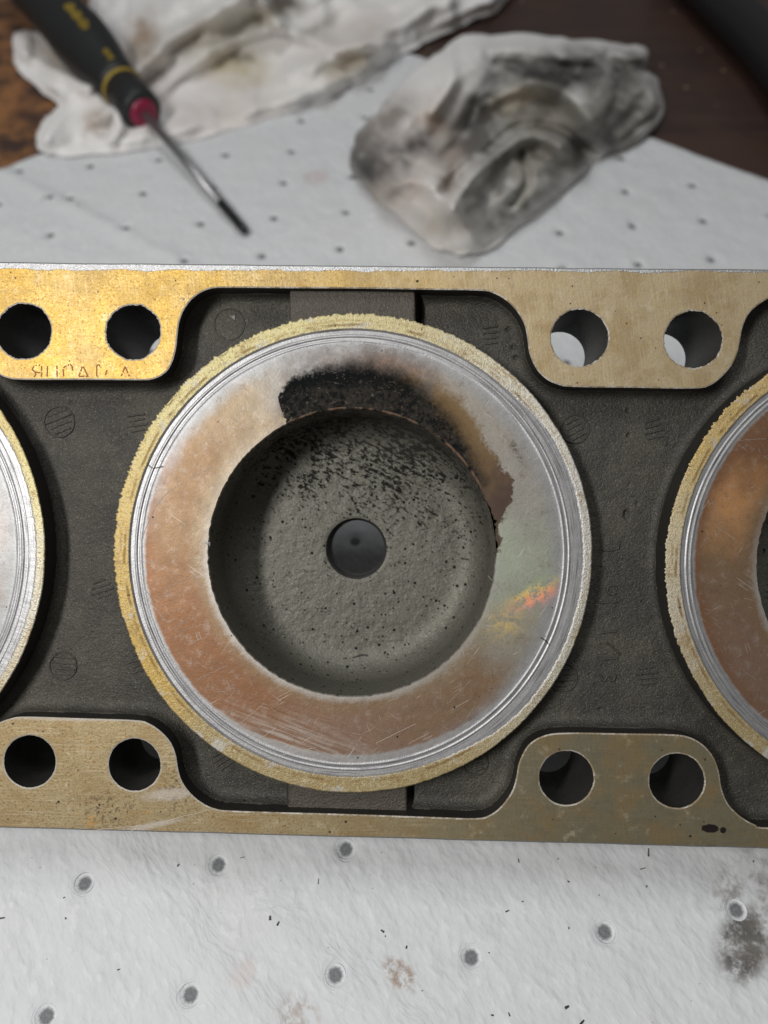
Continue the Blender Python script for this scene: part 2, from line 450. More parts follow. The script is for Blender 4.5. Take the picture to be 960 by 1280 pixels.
        so = t.ramp(th, [(d(-28.5), 0.0), (d(-26.5), 214 / 300), (d(-20), 230 / 300), (d(-12), 233 / 300), (d(2), 239 / 300), (d(16), 233 / 300), (d(28), 219 / 300), (d(42), 206 / 300), (d(54), 195 / 300), (d(64), 186 / 300), (d(74), 0.0)])
        soft = t.add(2.5, t.mul(t.step(d(-22), d(4), th), 12.0))
        smk = t.step(soft, t.mul(soft, -1.0), t.sub(t.add(r, t.mul(jag, 0.8)), t.mul(so, 300)))
        edge_l = t.step(d(-27.4), d(-26.6), t.add(th, t.add(t.mul(t.sub(t.noise(26, 3, 0.6), 0.5), 0.016), t.mul(t.sub(t.noise(5, 4, 0.75), 0.5), 0.014))))
        smk = t.mul(smk, edge_l)
        inner = t.mul(t.step(222, 200, t.add(r, jag)), t.step(0.40, 0.6, t.noise(9, 6, 0.8)))
        scol = t.mix(t.mul(inner, 0.8), (0.008, 0.009, 0.009), (0.045, 0.039, 0.033))
        c = t.mix(t.mul(smk, t.sub(1.0, t.mul(t.step(0.56, 0.66, t.noise(5, 5, 0.8)), 0.45))), c, scol)
        metal = t.sub(0.72, t.mul(t.mx(smk, t.mul(bm, 0.92)), 0.72))
        rough = t.add(rough, t.mul(smk, 0.2))
        lipc = t.mul(smk, t.step(183.5, 182, r))
        c = t.mix(t.mul(lipc, t.mul(t.step(0.4, 0.6, t.noise(14, 3)), 0.7)), c, (0.20, 0.13, 0.09))
        t.L(t.sub(0.18, t.mul(smk, 0.17)), t.b.inputs['Specular IOR Level'])
    nm = t.bump(t.add(t.mul(f, 0.5), t.add(t.mul(t.noise(9, 4), 0.9), t.mul(sc, -0.5))), 0.25, 1.2)
    return t.out(c, rough, metal, nm)

def mat_pocket():
    t = NT("cast_pocket_metal")
    b = t.noise(3.4, 3, 0.65); lump = t.noise(7, 3, 0.55)
    c = t.mix(t.noise(70, 4, 0.6), (0.150, 0.144, 0.117), (0.115, 0.110, 0.090))
    c = t.mix(t.mul(t.step(0.54, 0.72, b), 0.5), c, (0.30, 0.29, 0.25))
    # soot packed into the pits, thickest towards the scorched side of the rim
    up = t.add(t.mul(t.y, 0.9), t.mul(t.x, 0.22))
    dens = t.step(-60, 150, up)
    v = t.xf(t.xf(t.px, (1, 1, 1), R(28)), (0.62, 1.25, 1))
    pn = t.add(t.noise(6.0, 4, 0.75, v, 0.3), t.mul(t.sub(t.noise(42, 3, 0.6), 0.5), 0.35))
    thr = t.sub(0.685, t.mul(dens, 0.20))
    soot = t.step(thr, t.add(thr, 0.05), pn)
    c = t.mix(t.mul(soot, 0.95), c, (0.010, 0.0095, 0.0085))
    pits = t.mul(t.step(0.20, 0.12, t.vor(8.0)), t.step(0.46, 0.56, t.noise(26, 3)))
    pits2 = t.mul(t.step(0.16, 0.10, t.vor(15.0)), t.step(0.40, 0.46, t.noise(60, 2)))
    pits3 = t.mul(t.step(0.635, 0.69, t.noise(4.6, 3, 0.7, t.xf(t.xf(t.px, (1, 1, 1), R(28)), (0.8, 1.2, 1), 0, (40, 3, 0)))), 0.85)
    pits = t.mx(pits3, t.mx(pits, pits2))
    c = t.mix(pits, c, (0.014, 0.013, 0.011))
    glint_or_film = t.mul(t.step(100, 172, up), t.add(0.35, t.mul(t.noise(30, 3), 0.5)))
    c = t.mix(glint_or_film, c, (0.055, 0.050, 0.042))
    nm = t.bump(t.sub(t.add(b, t.mul(lump, 0.7)), t.mul(t.mx(soot, pits), 1.0)), 0.42, 2.4)
    dk = t.mx(t.mul(soot, 0.9), t.mx(pits, glint_or_film))
    t.L(t.sub(0.4, t.mul(dk, 0.38)), t.b.inputs['Specular IOR Level'])
    return t.out(c, 0.5, t.sub(0.35, t.mul(dk, 0.35)), nm)

M = {}
M['flange'] = mat_flange()
M['cast'] = mat_cast("sooty_cast_metal", (0.084, 0.077, 0.062), (0.050, 0.046, 0.040), 0.55, 2.6, 0.75, True)  # broad blotches put uneven sheen and shade into the colour
M['wall'] = mat_cast("dark_cast_wall", (0.040, 0.037, 0.032), (0.030, 0.028, 0.024), 0.12, 3.5, 0.4)
M['bolt'] = mat_cast("dark_bolt_hole_wall", (0.06, 0.058, 0.053), (0.045, 0.043, 0.04), 0.1, 4, 0.2)
M['edge'] = mat_bare()
M['worn'] = mat_worn_edge()
M['edge_dull'] = mat_bare('dull_metal_edge', (0.30, 0.30, 0.30), 0.5)
M['land'] = mat_cast("brown_cast_land", (0.090, 0.080, 0.064), (0.075, 0.066, 0.054), 0.12, 5, 0.25)
gold = (0.62, 0.46, 0.19); pale = (0.64, 0.61, 0.53); oliv = (0.40, 0.32, 0.17); lime = (0.64, 0.57, 0.30); white = (0.62, 0.60, 0.57)
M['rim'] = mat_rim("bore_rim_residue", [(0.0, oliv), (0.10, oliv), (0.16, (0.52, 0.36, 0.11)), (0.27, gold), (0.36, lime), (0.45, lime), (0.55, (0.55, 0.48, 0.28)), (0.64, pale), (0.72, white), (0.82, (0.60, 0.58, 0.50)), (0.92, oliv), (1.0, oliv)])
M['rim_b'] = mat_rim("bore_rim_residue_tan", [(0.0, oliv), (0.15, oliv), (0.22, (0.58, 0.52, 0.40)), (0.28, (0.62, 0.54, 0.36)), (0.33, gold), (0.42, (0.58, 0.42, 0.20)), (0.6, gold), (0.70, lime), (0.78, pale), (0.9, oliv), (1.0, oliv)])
cop = (0.255, 0.132, 0.072); cop2 = (0.265, 0.175, 0.105); bei = (0.31, 0.245, 0.17); gry = (0.35, 0.35, 0.349); grn = (0.38, 0.40, 0.32); pnk = (0.28, 0.18, 0.128)
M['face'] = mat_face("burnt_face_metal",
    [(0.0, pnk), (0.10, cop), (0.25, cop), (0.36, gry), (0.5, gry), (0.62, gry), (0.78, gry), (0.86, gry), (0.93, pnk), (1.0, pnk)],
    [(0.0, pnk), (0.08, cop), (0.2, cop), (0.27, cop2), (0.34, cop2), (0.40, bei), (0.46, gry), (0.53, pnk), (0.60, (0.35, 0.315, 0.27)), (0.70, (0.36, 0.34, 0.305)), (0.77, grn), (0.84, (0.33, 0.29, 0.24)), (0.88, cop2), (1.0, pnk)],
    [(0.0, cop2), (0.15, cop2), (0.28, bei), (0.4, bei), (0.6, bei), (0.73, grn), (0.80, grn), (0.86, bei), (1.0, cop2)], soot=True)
M['face_copper'] = mat_face("copper_tinted_face_metal",
    [(0.0, pnk), (0.2, cop), (0.35, cop), (0.5, pnk), (1.0, pnk)],
    [(0.0, pnk), (0.18, pnk), (0.25, cop2), (0.31, (0.58, 0.31, 0.14)), (0.36, cop), (0.45, pnk), (1.0, pnk)],  # the bright orange stop is a highlight painted into the colour
    [(0.0, cop2), (0.3, cop2), (1.0, cop2)])
M['face_silver'] = mat_face("silver_face_metal",
    [(0.0, gry), (1.0, gry)], [(0.0, gry), (0.70, gry), (0.735, (0.46, 0.40, 0.37)), (0.76, gry), (0.82, pnk), (0.9, gry), (1.0, gry)], [(0.0, bei), (1.0, bei)])
M['pocket'] = mat_pocket()

# ------------------------------------------------------------------ the bench, the pad
def mat_wood():
    t = NT("stained_bench_wood")
    v = t.xf(t.px, (1 / 700, 1 / 60, 1 / 60), R(20))
    g = t.noise(1.0, 5, 0.65, v)
    c = t.mix(t.step(0.3, 0.7, g), (0.036, 0.021, 0.018), (0.056, 0.032, 0.025))
    blot = t.step(0.42, 0.68, t.noise(260, 4, 0.6))
    c = t.mix(t.mul(blot, 0.5), c, (0.075, 0.036, 0.022))
    lefty = t.step(-600, -1050, t.x)
    c = t.mix(t.mul(t.mul(lefty, t.step(0.35, 0.65, t.noise(110, 4, 0.7))), 1.0), c, (0.30, 0.135, 0.05))
    c = t.mix(t.step(0.62, 0.75, t.noise(90, 4, 0.7)), c, (0.020, 0.014, 0.012))
    c = t.mix(t.step(0.06, 0.03, t.vor(90)), c, (0.5, 0.35, 0.2))
    return t.out(c, 0.42, 0.0, t.bump(g, 0.2, 6))
M['wood'] = mat_wood()
PADT = 0.0012
bm = bmesh.new()
bmesh.ops.create_cube(bm, size=1, matrix=Matrix.Translation((0, 0.35, -PADT - 0.02)) @ Matrix.Diagonal((2.0, 1.7, 0.04, 1)))
bmesh.ops.bevel(bm, geom=bm.edges[:], offset=0.003, segments=2, affect='EDGES')
me = bpy.data.meshes.new("workbench_top"); bm.to_mesh(me); bm.free()
tag(link("workbench_top", me, M['wood'], smooth=False), "dark red-brown stained wooden workbench top", None, None, 'structure')

def mat_pad():
    t = NT("white_absorbent_pad")
    # soft streaky emboss of the fibres, running down to the right
    v = t.xf(t.xf(t.px, (1, 1, 1), R(58)), (1 / 24, 1 / 12, 1))
    a = t.noise(1.0, 2, 0.45, v); b = t.noise(60, 3, 0.5); f = t.noise(4.0, 3, 0.6)
    c = t.mix(b, (0.68, 0.692, 0.705), (0.61, 0.622, 0.635))
    c = t.mix(t.mul(t.step(0.55, 0.7, a), 0.5), c, (0.74, 0.75, 0.76))
    c = t.mix(t.mul(t.step(0.5, 0.8, t.noise(240, 3)), 0.22), c, (0.70, 0.66, 0.64))
    def smudge(px, py, rx, ry, col, k, n=9, lo=0.42):
        nonlocal c
        p = G(px, py)
        g = t.gauss(p[0] / S, p[1] / S, rx, ry, R(-35))
        c = t.mix(t.math('MULTIPLY', t.mul(t.step(0.15, 0.7, g), t.step(lo, lo + 0.25, t.noise(n, 4, 0.7))), k, clamp=True), c, col)
    smudge(930, 1180, 34, 52, (0.10, 0.092, 0.085), 0.95, 34, 0.34)
    smudge(945, 1130, 60, 80, (0.22, 0.20, 0.18), 0.8, 40)
    smudge(500, 1218, 26, 16, (0.36, 0.27, 0.21), 0.9, 10, 0.38)
    smudge(305, 1218, 14, 20, (0.66, 0.58, 0.55), 0.5, 14, 0.3)
    smudge(375, 1270, 30, 22, (0.42, 0.34, 0.29), 0.7, 12)
    smudge(62, 250, 50, 26, (0.04, 0.04, 0.04), 1.0, 25, 0.52)
    smudge(395, 222, 36, 36, (0.55, 0.48, 0.47), 0.7, 40, 0.3)
    smudge(430, 90, 60, 50, (0.60, 0.58, 0.55), 0.6, 40, 0.3)
    nm = t.bump(t.add(t.mul(a, 1.2), t.mul(f, 0.12)), 0.34, 7.0)
    nm = t.bump(b, 0.35, 22.0, nm)
    return t.out(c, 0.85, 0.0, nm, 0.2)
M['pad'] = mat_pad()

def mat_dimple():
    t = NT("grey_pressed_dimple")
    f = t.noise(4, 3, 0.7)
    r = t.math('SQRT', t.add(t.mul(t.x, t.x), t.mul(t.y, t.y)))
    c = t.mix(t.step(0.3, 0.7, f), (0.13, 0.14, 0.15), (0.20, 0.205, 0.21))
    c = t.mix(t.step(9.0, 15.0, t.add(r, t.mul(f, 5))), c, (0.70, 0.71, 0.72))
    return t.out(c, 0.7, 0.0, t.bump(f, 0.4, 3))
M['dimple'] = mat_dimple()

a_ = np.array([30.85, 3.95]) * 1e-3; b_ = np.array([-2.3, -25.7]) * 1e-3
org = np.array([-70.3, 24.7]) * 1e-3
DR = 0.0023
padpoly = np.vstack([catmull(np.array([G(x, y)[:2] for x, y in
    [(-260, 330), (-120, 268), (-40, 232), (0, 211), (30, 197), (60, 186), (180, 140), (330, 95), (440, 70), (500, 64), (540, 74), (620, 100), (720, 136), (815, 170), (900, 201), (960, 222), (1080, 268), (1240, 340)]]), 5),
    [(0.30, 0.10), (0.27, -0.10), (0.02, -0.13), (-0.22, -0.12), (-0.28, 0.10)]])
dim = []
for i in range(-14, 16):
    for j in range(-18, 8):
        p = org + a_ * i + b_ * j
        if not (-0.26 < p[0] < 0.26 and -0.02 < p[1] < 0.42): continue
        pp = np.array([p[0]]), np.array([p[1]])
        if inside(*pp, padpoly)[0] and seg_dist(*pp, padpoly, True)[0] > 0.006:
            dim.append(p + rng.normal(0, 0.0004, 2))
dim = np.array(dim)
_p = G(444, 676)[:2]
dim = np.vstack([dim[np.hypot(*(dim - _p).T) > 0.012], _p])     # the dimple seen down the central hole

def pad_h(x, y):
    h = 0.0007 * fbm(x / 0.05, y / 0.05, 5, 3) + 0.00022 * fbm(x / 0.009, y / 0.009, 9, 3)
    # long soft creases
    for p0, p1, w, a in ((G(0, 215), G(250, 340), 0.0035, 0.0012), (G(130, 1040), G(330, 1290), 0.006, 0.0011), (G(330, 1150), G(520, 1290), 0.005, 0.0007), (G(820, 250), G(700, 330), 0.006, 0.001)):
        d = seg_dist(x, y, [p0[:2], p1[:2]])
        h = h + a * np.exp(-(d / w) ** 2)
    return np.clip(h, -0.0009, 0.003)

def build_pad():
    pts = []
    xs = np.arange(-0.28, 0.30, 0.0021); ys = np.arange(-0.125, 0.43, 0.0021)
    gx, gy = np.meshgrid(xs, ys)
    gx = gx.ravel() + rng.uniform(-4e-4, 4e-4, gx.size); gy = gy.ravel() + rng.uniform(-4e-4, 4e-4, gy.size)
    keep = inside(gx, gy, padpoly) & (seg_dist(gx, gy, padpoly, True) > 0.0015)
    for p in dim:
        keep &= (gx - p[0]) ** 2 + (gy - p[1]) ** 2 > (DR * 1.75) ** 2
    gx, gy = gx[keep], gy[keep]
    co = [Vector((a, b)) for a, b in zip(gx, gy)]
    edges = []
    n0 = len(co)
    co += [Vector(p) for p in padpoly]
    m = len(padpoly)
    edges += [(n0 + k, n0 + (k + 1) % m) for k in range(m)]
    zz = {}
    NS = 20
    for p in dim:
        for rr in (1.0, 1.35):
            s0 = len(co)
            for k in range(NS):
                a = 2 * math.pi * k / NS
                co.append(Vector((p[0] + DR * rr * math.cos(a), p[1] + DR * rr * math.sin(a))))
            edges += [(s0 + k, s0 + (k + 1) % NS) for k in range(NS)]
    v, e, f, *_ = delaunay_2d_cdt(co, edges, [], 1, 1e-7)
    va = np.array([(p.x, p.y) for p in v])
    fa = np.array([list(q) for q in f])
    cen = va[fa].mean(1)
    ok = np.ones(len(fa), bool)
    lift = np.zeros(len(va))
    for p in dim:
        ok &= (cen[:, 0] - p[0]) ** 2 + (cen[:, 1] - p[1]) ** 2 > (DR * 0.97) ** 2
        d = np.hypot(va[:, 0] - p[0], va[:, 1] - p[1]) / DR
        lift += 0.00010 * np.exp(-((d - 1.45) / 0.3) ** 2) - 0.00030 * (d < 1.1)
    fa = fa[ok]
    z = pad_h(va[:, 0], va[:, 1]) + lift
    ed = seg_dist(va[:, 0], va[:, 1], padpoly, True)
    z = np.where(ed < 1e-5, z - 0.0006, z)
    # orientation
    q = va[fa]; ar = np.cross(q[:, 1] - q[:, 0], q[:, 2] - q[:, 0])
    fa[ar < 0] = fa[ar < 0][:, ::-1]
    # side skirt down to the bench
    va3 = np.column_stack([va, z])
    n = len(va3)
    sk = np.column_stack([padpoly, np.full(m, -PADT + 0.0001)])
    top = np.array([np.argmin((va[:, 0] - p[0]) ** 2 + (va[:, 1] - p[1]) ** 2) for p in padpoly])
    va3 = np.vstack([va3, sk])
    sf = []
    for k in range(m):
        k2 = (k + 1) % m
        sf += [(top[k], top[k2], n + k2), (top[k], n + k2, n + k)]
    return mesh("absorbent_pad", va3, np.vstack([fa, np.array(sf)]))
pad = tag(link("absorbent_pad", build_pad(), M['pad']), "white absorbent pad dotted with pressed dimples, spread under everything on the bench", "pad")

def dimple_mesh():
    NS = 20; prof = [(1.0, -0.0003), (0.86, -0.00055), (0.6, -0.00075), (0.3, -0.00068)]
    v = [(DR * r * math.cos(2 * math.pi * k / NS), DR * r * math.sin(2 * math.pi * k / NS), z) for r, z in prof for k in range(NS)]
    f = [(q * NS + k, (q + 1) * NS + k, (q + 1) * NS + (k + 1) % NS, q * NS + (k + 1) % NS)[::-1] for q in range(3) for k in range(NS)]
    f += [tuple(3 * NS + k for k in range(NS))]
    return mesh("dimple", v, f)
dm = dimple_mesh(); dm.materials.append(M['dimple'])
for k, p in enumerate(dim):
    o = link("dimple", dm, parent=pad, loc=(p[0], p[1], float(pad_h(np.array([p[0]]), np.array([p[1]]))[0])))
    o.rotation_euler = (rng.normal(0, .04), rng.normal(0, .04), rng.uniform(0, 6.2))

# specks and fibres fallen on the pad
def specks():
    v, f = [], []
    def chip(x, y, L, w, a, z0):
        c, s = math.cos(a), math.sin(a); b = len(v)
        for dx, dy, dz in ((-L, -w, 0), (L, -w * .6, 0), (L, w * .7, 0), (-L, w, 0), (-L * .6, 0, w * 1.2), (L * .7, 0, w)):
            v.append((x + dx * c - dy * s, y + dx * s + dy * c, z0 + dz))
        f.extend([(b, b + 1, b + 5, b + 4), (b + 2, b + 3, b + 4, b + 5), (b + 1, b + 2, b + 5), (b + 3, b, b + 4)])
    fixed = [(223, 1082, 2, 1.5), (80, 1122, 1.5, 1), (82, 1148, 1.5, 1), (148, 1212, 2, 1), (338, 1148, 3, 2), (348, 1155, 3, 1.6), (303, 1072, 3, .8), (398, 1102, 4, .6), (2, 1148, 5, 1.5), (810, 1066, 6, 1.4), (803, 1086, 5, .8), (634, 1139, 3, 1.3), (508, 1184, 2, 1.5), (478, 1164, 3, 1.5), (708, 1259, 3.2, 2.4), (727, 1278, 4, 2), (636, 1268, 2.5, 1), (615, 1269, 2, 1.2), (648, 1076, 3, 1), (808, 1108, 1.5, 1.3), (653, 1127, 1.5, 1), (64, 250, 6, 4), (90, 250, 4, 2.5), (98, 257, 3, 2)]
    for x, y, L, w in fixed:
        p = G(x, y); chip(p[0], p[1], L * S * 0.9, w * S * 0.75, random.uniform(0, 3.1), float(pad_h(p[:1], p[1:2])[0]) + 0.0002)
    for _ in range(45):
        x, y = random.uniform(0, 960), random.choice([random.uniform(1050, 1280), random.uniform(1050, 1280), random.uniform(160, 330)])
        p = G(x, y)
        if not inside(p[:1], p[1:2], padpoly)[0]: continue
        r = random.random() ** 3
        chip(p[0], p[1], S * (0.4 + 1.2 * r), S * (0.35 + 0.6 * r), random.uniform(0, 3.1), float(pad_h(p[:1], p[1:2])[0]) + 0.0002)
    return mesh("metal_specks", v, f)
M['speck'] = simple("dark_speck", (0.03, 0.028, 0.026), 0.5)
tag(link("metal_specks", specks(), M['speck'], smooth=False), "tiny dark specks and fibres scattered on the white pad", None, None, 'stuff')

# ------------------------------------------------------------------ the casting
YAW = R(1.2)
CM = CAMM @ Matrix.Translation((0, 0, -D0)) @ Matrix.Rotation(-YAW, 4, 'Y')
head = empty("cylinder_head", CM)
tag(head, "grey cast metal engine head with round scorched pads and gold-stained drilled edges", "engine casting")

def L(x, y):
    """pixel -> the casting's own plane, in units of S"""
    c, s = math.cos(YAW), math.sin(YAW)
    x = np.asarray(x, float); y = np.asarray(y, float)
    cx = (x - 480) / F; cy = -(y - 640) / F
    # point u*(c,0,s) + v*(0,1,0) + (0,0,-D0) on the ray k*(cx,cy,-1)
    k = D0 / (1 + cx * s / c)
    return np.stack([cx * k / c, cy * k], -1) / S
def Lp(pts): return np.array([L(*p) for p in pts])

topc = [(-620, 357), (-420, 357), (-247, 357), (-95, 358), (-62, 361), (-43, 373), (-31, 398), (-27, 425), (-20, 449), (-8, 463), (8, 472), (30, 474.5), (100, 474.5), (170, 475), (190, 474), (205, 467), (214, 455), (219.5, 437), (221.5, 420), (224, 402), (231, 385), (244, 370), (262, 361), (285, 359.5), (360, 360), (450, 360.5), (540, 362), (598, 363), (616, 366), (633, 375.5), (647, 390), (656, 407), (659.5, 425), (662, 442), (670, 460), (682, 473), (696, 480), (716, 483.5), (790, 484.5), (865, 485.5), (889, 481), (909, 464), (920, 446), (925, 427), (929, 407), (937, 391), (950, 379.5), (966, 371.5), (1000, 368), (1127, 369), (1320, 371), (1500, 373)]
botc = [(-620, 1005), (-420, 1008), (-247, 1009), (-95, 1009), (-68, 1006), (-48, 990), (-38, 968), (-33, 945), (-22, 920), (-8, 907), (12, 898.5), (32, 896), (100, 898), (168, 900.3), (186, 904.5), (201, 914.5), (213, 928), (219.5, 944), (222.5, 962), (227, 976), (236, 989.5), (250, 1002), (269, 1011), (300, 1014), (440, 1018), (540, 1021.5), (594, 1023), (612, 1019), (627, 1007.5), (640, 989), (645.5, 971), (649, 953), (661, 931), (682, 919), (712, 916), (780, 917), (838, 918), (860, 921), (877, 929.5), (891, 945), (898.5, 964), (902, 985), (910, 1004.5), (925, 1020), (944, 1031), (965, 1035), (1127, 1039), (1320, 1042), (1500, 1046)]
topl = catmull(Lp(topc), 5); botl = catmull(Lp(botc), 5)
opening = np.vstack([topl, botl[::-1]])
outer = np.vstack([Lp([(x, 327.5 + 0.0098 * x) for x in np.linspace(-700, 1560, 60)]), Lp([(x, 1034.5 + 0.0278 * x) for x in np.linspace(1560, -700, 60)])])
holes = [(30, 414, 35.3, 1.2), (166.7, 415, 34.8, 1.2), (724.6, 422, 35.6, 0.9), (866.6, 424.3, 35.5, 0.9), (37, 952, 33.1, 0.4), (168, 956, 33.0, 0.4), (708, 972.5, 33.8, 0.4), (846, 976, 34.0, 0.4)]
FT = 118             # flange thickness, px
RD = 38              # depth of the recess

def flange_mesh():
    loops = [(outer + rng.normal(0, 0.22, outer.shape), 1), (opening, -1)]
    hl = []
    for x, y, r, j in holes:
        c = L(x, y); n = 220; a = np.linspace(0, 2 * np.pi, n, endpoint=False)
        sd = int(abs(x) + 3)
        rr = r + j * (fbm(np.cos(a) * 4 + x, np.sin(a) * 4 + y, sd, 3) - 0.2) + j * 0.9 * fbm(np.cos(a) * 16 + x, np.sin(a) * 16, sd + 3, 3)
        loops.append((np.column_stack([c[0] + rr * np.cos(a), c[1] + rr * np.sin(a)]), -1))
    bev, drop = 1.7, 0.7
    ins, tru, nx = [], [], []
    base = 0
    for p, sgn in loops:
        q = np.roll(p, -1, 0)
        ccw = np.sum(p[:, 0] * q[:, 1] - q[:, 0] * p[:, 1]) > 0
        if not ccw: p = p[::-1]
        d = np.roll(p, -1, 0) - np.roll(p, 1, 0); d /= np.linalg.norm(d, axis=1)[:, None]
        inn = np.column_stack([-d[:, 1], d[:, 0]])      # to the left = inside a ccw loop
        ins.append(p + inn * bev * sgn); tru.append(p)
        m = len(p); nx.append((base + (np.arange(m) + 1) % m, sgn)); base += m
    I_ = np.vstack(ins); T_ = np.vstack(tru); n = len(I_)
    nxt = np.concatenate([q[0] for q in nx]); sg_ = np.concatenate([np.full(len(q[0]), q[1]) for q in nx])
    v, e, f, ov, *_ = delaunay_2d_cdt([Vector(p) for p in I_], [(i, int(nxt[i])) for i in range(n)], [], 1, 1e-6)
    mp = np.array([o[0] if len(o) else -1 for o in ov])
    va = np.array([(p.x, p.y) for p in v])
    fa = np.array([list(t) for t in f]); cen = va[fa].mean(1)
    ok = (mp[fa] >= 0).all(1) & ~inside(cen[:, 0], cen[:, 1], ins[1])
    for h in ins[2:]: ok &= ~inside(cen[:, 0], cen[:, 1], h)
    fa = mp[fa[ok]]
    q = I_[fa]; ar = np.cross(q[:, 1] - q[:, 0], q[:, 2] - q[:, 0]); fa[ar < 0] = fa[ar < 0][:, ::-1]
    hole_of = np.concatenate([np.full(len(p), k) for k, p in enumerate(tru)])
    C_ = T_.copy(); dp = np.full(n, -float(FT))
    for k, (x, y, r, j) in enumerate(holes):
        m_ = hole_of == k + 2; c = L(x, y); q_ = T_[m_] - c
        C_[m_] = c + q_ / np.linalg.norm(q_, axis=1)[:, None] * r
        if k < 2: dp[m_] = -158
    V = np.vstack([np.column_stack([I_, np.zeros(n)]), np.column_stack([T_, np.full(n, -drop)]), np.column_stack([C_, dp]), np.column_stack([C_, np.full(n, -5.0)])])
    faces = [tuple(t) for t in fa] + [tuple(t[::-1] + 2 * n) for t in fa]
    mi = [0] * len(fa) + [1] * len(fa)
    for i in range(n):
        j = int(nxt[i])
        for b0, b1, mt in ((n, 0, 4 if hole_of[i] == 0 else 2), (3 * n, n, 3 if hole_of[i] > 1 else 1), (2 * n, 3 * n, 3 if hole_of[i] > 1 else 1)):
            t = (b0 + i, b0 + j, b1 + j, b1 + i)
            faces.append(t if sg_[i] > 0 else t[::-1]); mi.append(mt)
    me = mesh("flange", V * S, faces)
    for k in ('flange', 'wall', 'worn', 'bolt', 'edge_dull'): me.materials.append(M[k])
    me.polygons.foreach_set("material_index", mi)
    me.polygons.foreach_set("use_smooth", [False for q_ in mi])
    me.update()
    return me
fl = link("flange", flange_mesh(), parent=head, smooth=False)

# bosses
BOSS = [(439, 691, 299.5), (-245.5, 689, 299.5), (1126, 708, 297)]
bc = [L(x, y) for x, y, r in BOSS]
br = [np.hypot(*(L(x + r, y) - L(x - r, y))) / 2 for x, y, r in BOSS]

def web():
    st = 1.6
    lo = L(-14, 345); hi = L(974, 345)
    ylo = L(0, 1050)[1]; yhi = L(0, 350)[1]
    xs = np.concatenate([np.arange(L(-610, 600)[0], lo[0], 9), np.arange(lo[0], hi[0], st), np.arange(hi[0], L(1490, 600)[0], 9)])
    ys = np.arange(ylo, yhi, st)
    X, Y = np.meshgrid(xs, ys, indexing='ij')
    near = np.zeros(X.shape, bool)
    ins = inside(X, Y, opening)
    d = seg_dist(X, Y, opening[::2], True)
    d = np.where(ins, d, -d)
    keep = d > -4
    FR = 15.0
    def fillet(q, fr):
        q = np.clip(q, 0, fr)
        return fr - np.sqrt(np.maximum(fr * fr - (fr - q) ** 2, 0))
    z = -RD + fillet(np.maximum(d, 0), FR)
    for (cx, cy), r in zip(bc, br):
        db = np.hypot(X - cx, Y - cy) - r
        keep &= db > -6
        z = np.maximum(z, -RD + fillet(np.maximum(db, 0), 11))
    # raised lands bridging the pads to the flange
    def land(x0, x1, ya, yb, h, e=5, e2=4):
        return h * smooth(x0 - e, x0, X) * (1 - smooth(x1, x1 + e2, X)) * smooth(ya - 3, ya, Y) * (1 - smooth(yb, yb + 3, Y))
    for ox in (0, -684.5, 687):
        p0 = L(361 + ox, 380); p1 = L(519 + ox, 380)
        z = np.maximum(z, -RD + land(p0[0], p1[0], 150, 400, 26, 4, 3))
        p0 = L(358 + ox, 1000); p1 = L(508 + ox, 1000)
        z = np.maximum(z, -RD + land(p0[0], p1[0], -500, -200, 20, 6, 3))
    # a narrow groove beside each land
    gx = L(522, 380)[0]; z = z - 9 * np.exp(-((X - gx - 2) / 2.6) ** 2) * (Y > 100)
    gx = L(513, 1000)[0]; z = z - 8 * np.exp(-((X - gx - 1) / 2.6) ** 2) * (Y < -100)
    z += 0.55 * fbm(X / 16, Y / 16, 3, 3) + 0.12 * fbm(X / 5.0, Y / 5.0, 8, 2)
    # casting pin holes
    for px, py, r, dp in ((641, 402, 2.6, 4), (648, 425, 3.2, 3), (651, 439, 2.8, 5), (795, 643, 3.6, 6), (809, 629, 2.2, 3), (797, 508, 2.4, 3), (798, 540, 2.6, 4), (761, 897, 2.4, 3), (799, 604, 2, 2), (72, 497, 2, 2)):
        c = L(px, py); q = np.hypot(X - c[0], (Y - c[1]) * (0.6 if px == 795 else 1))
        z -= dp * np.exp(-(q / r) ** 4)
    nx, ny = X.shape
    f = grid_faces(nx, ny)
    kf = keep.ravel()[f].all(1)
    f = f[kf]
    used = np.unique(f); re = -np.ones(X.size, int); re[used] = np.arange(len(used))
    v = np.column_stack([X.ravel(), Y.ravel(), z.ravel()])[used] * S
    f = re[f]
    def zat(px, py):
        c = L(px, py)
        i = min(max(np.searchsorted(xs, c[0]), 0), len(xs) - 1); j = min(max(np.searchsorted(ys, c[1]), 0), len(ys) - 1)
        return c[0], c[1], z[i, j]
    return mesh("web", v, f), zat
wm, zat = web()
link("web", wm, M['cast'], head)

def revolve(strips, n, rj=None, center=(0, 0)):
    """strips of (r, z) in px; each strip is smooth, its ends are sharp"""
    a = np.linspace(0, 2 * np.pi, n, endpoint=False)
    V, Fc = [], []; b = 0
    for s in strips:
        m = len(s)
        rr = np.array([q[0] for q in s])[None, :] + np.zeros((n, 1))
        zz = np.array([q[1] for q in s])[None, :] + np.zeros((n, 1))
        if rj is not None: rr, zz = rj(a[:, None], rr, zz)
        v = np.stack([rr * np.cos(a)[:, None], rr * np.sin(a)[:, None], zz], -1).reshape(-1, 3)
        V.append(v * S); Fc.append(grid_faces(n, m, True) + b); b += n * m
    return mesh("ring", np.vstack(V), np.vstack(Fc))

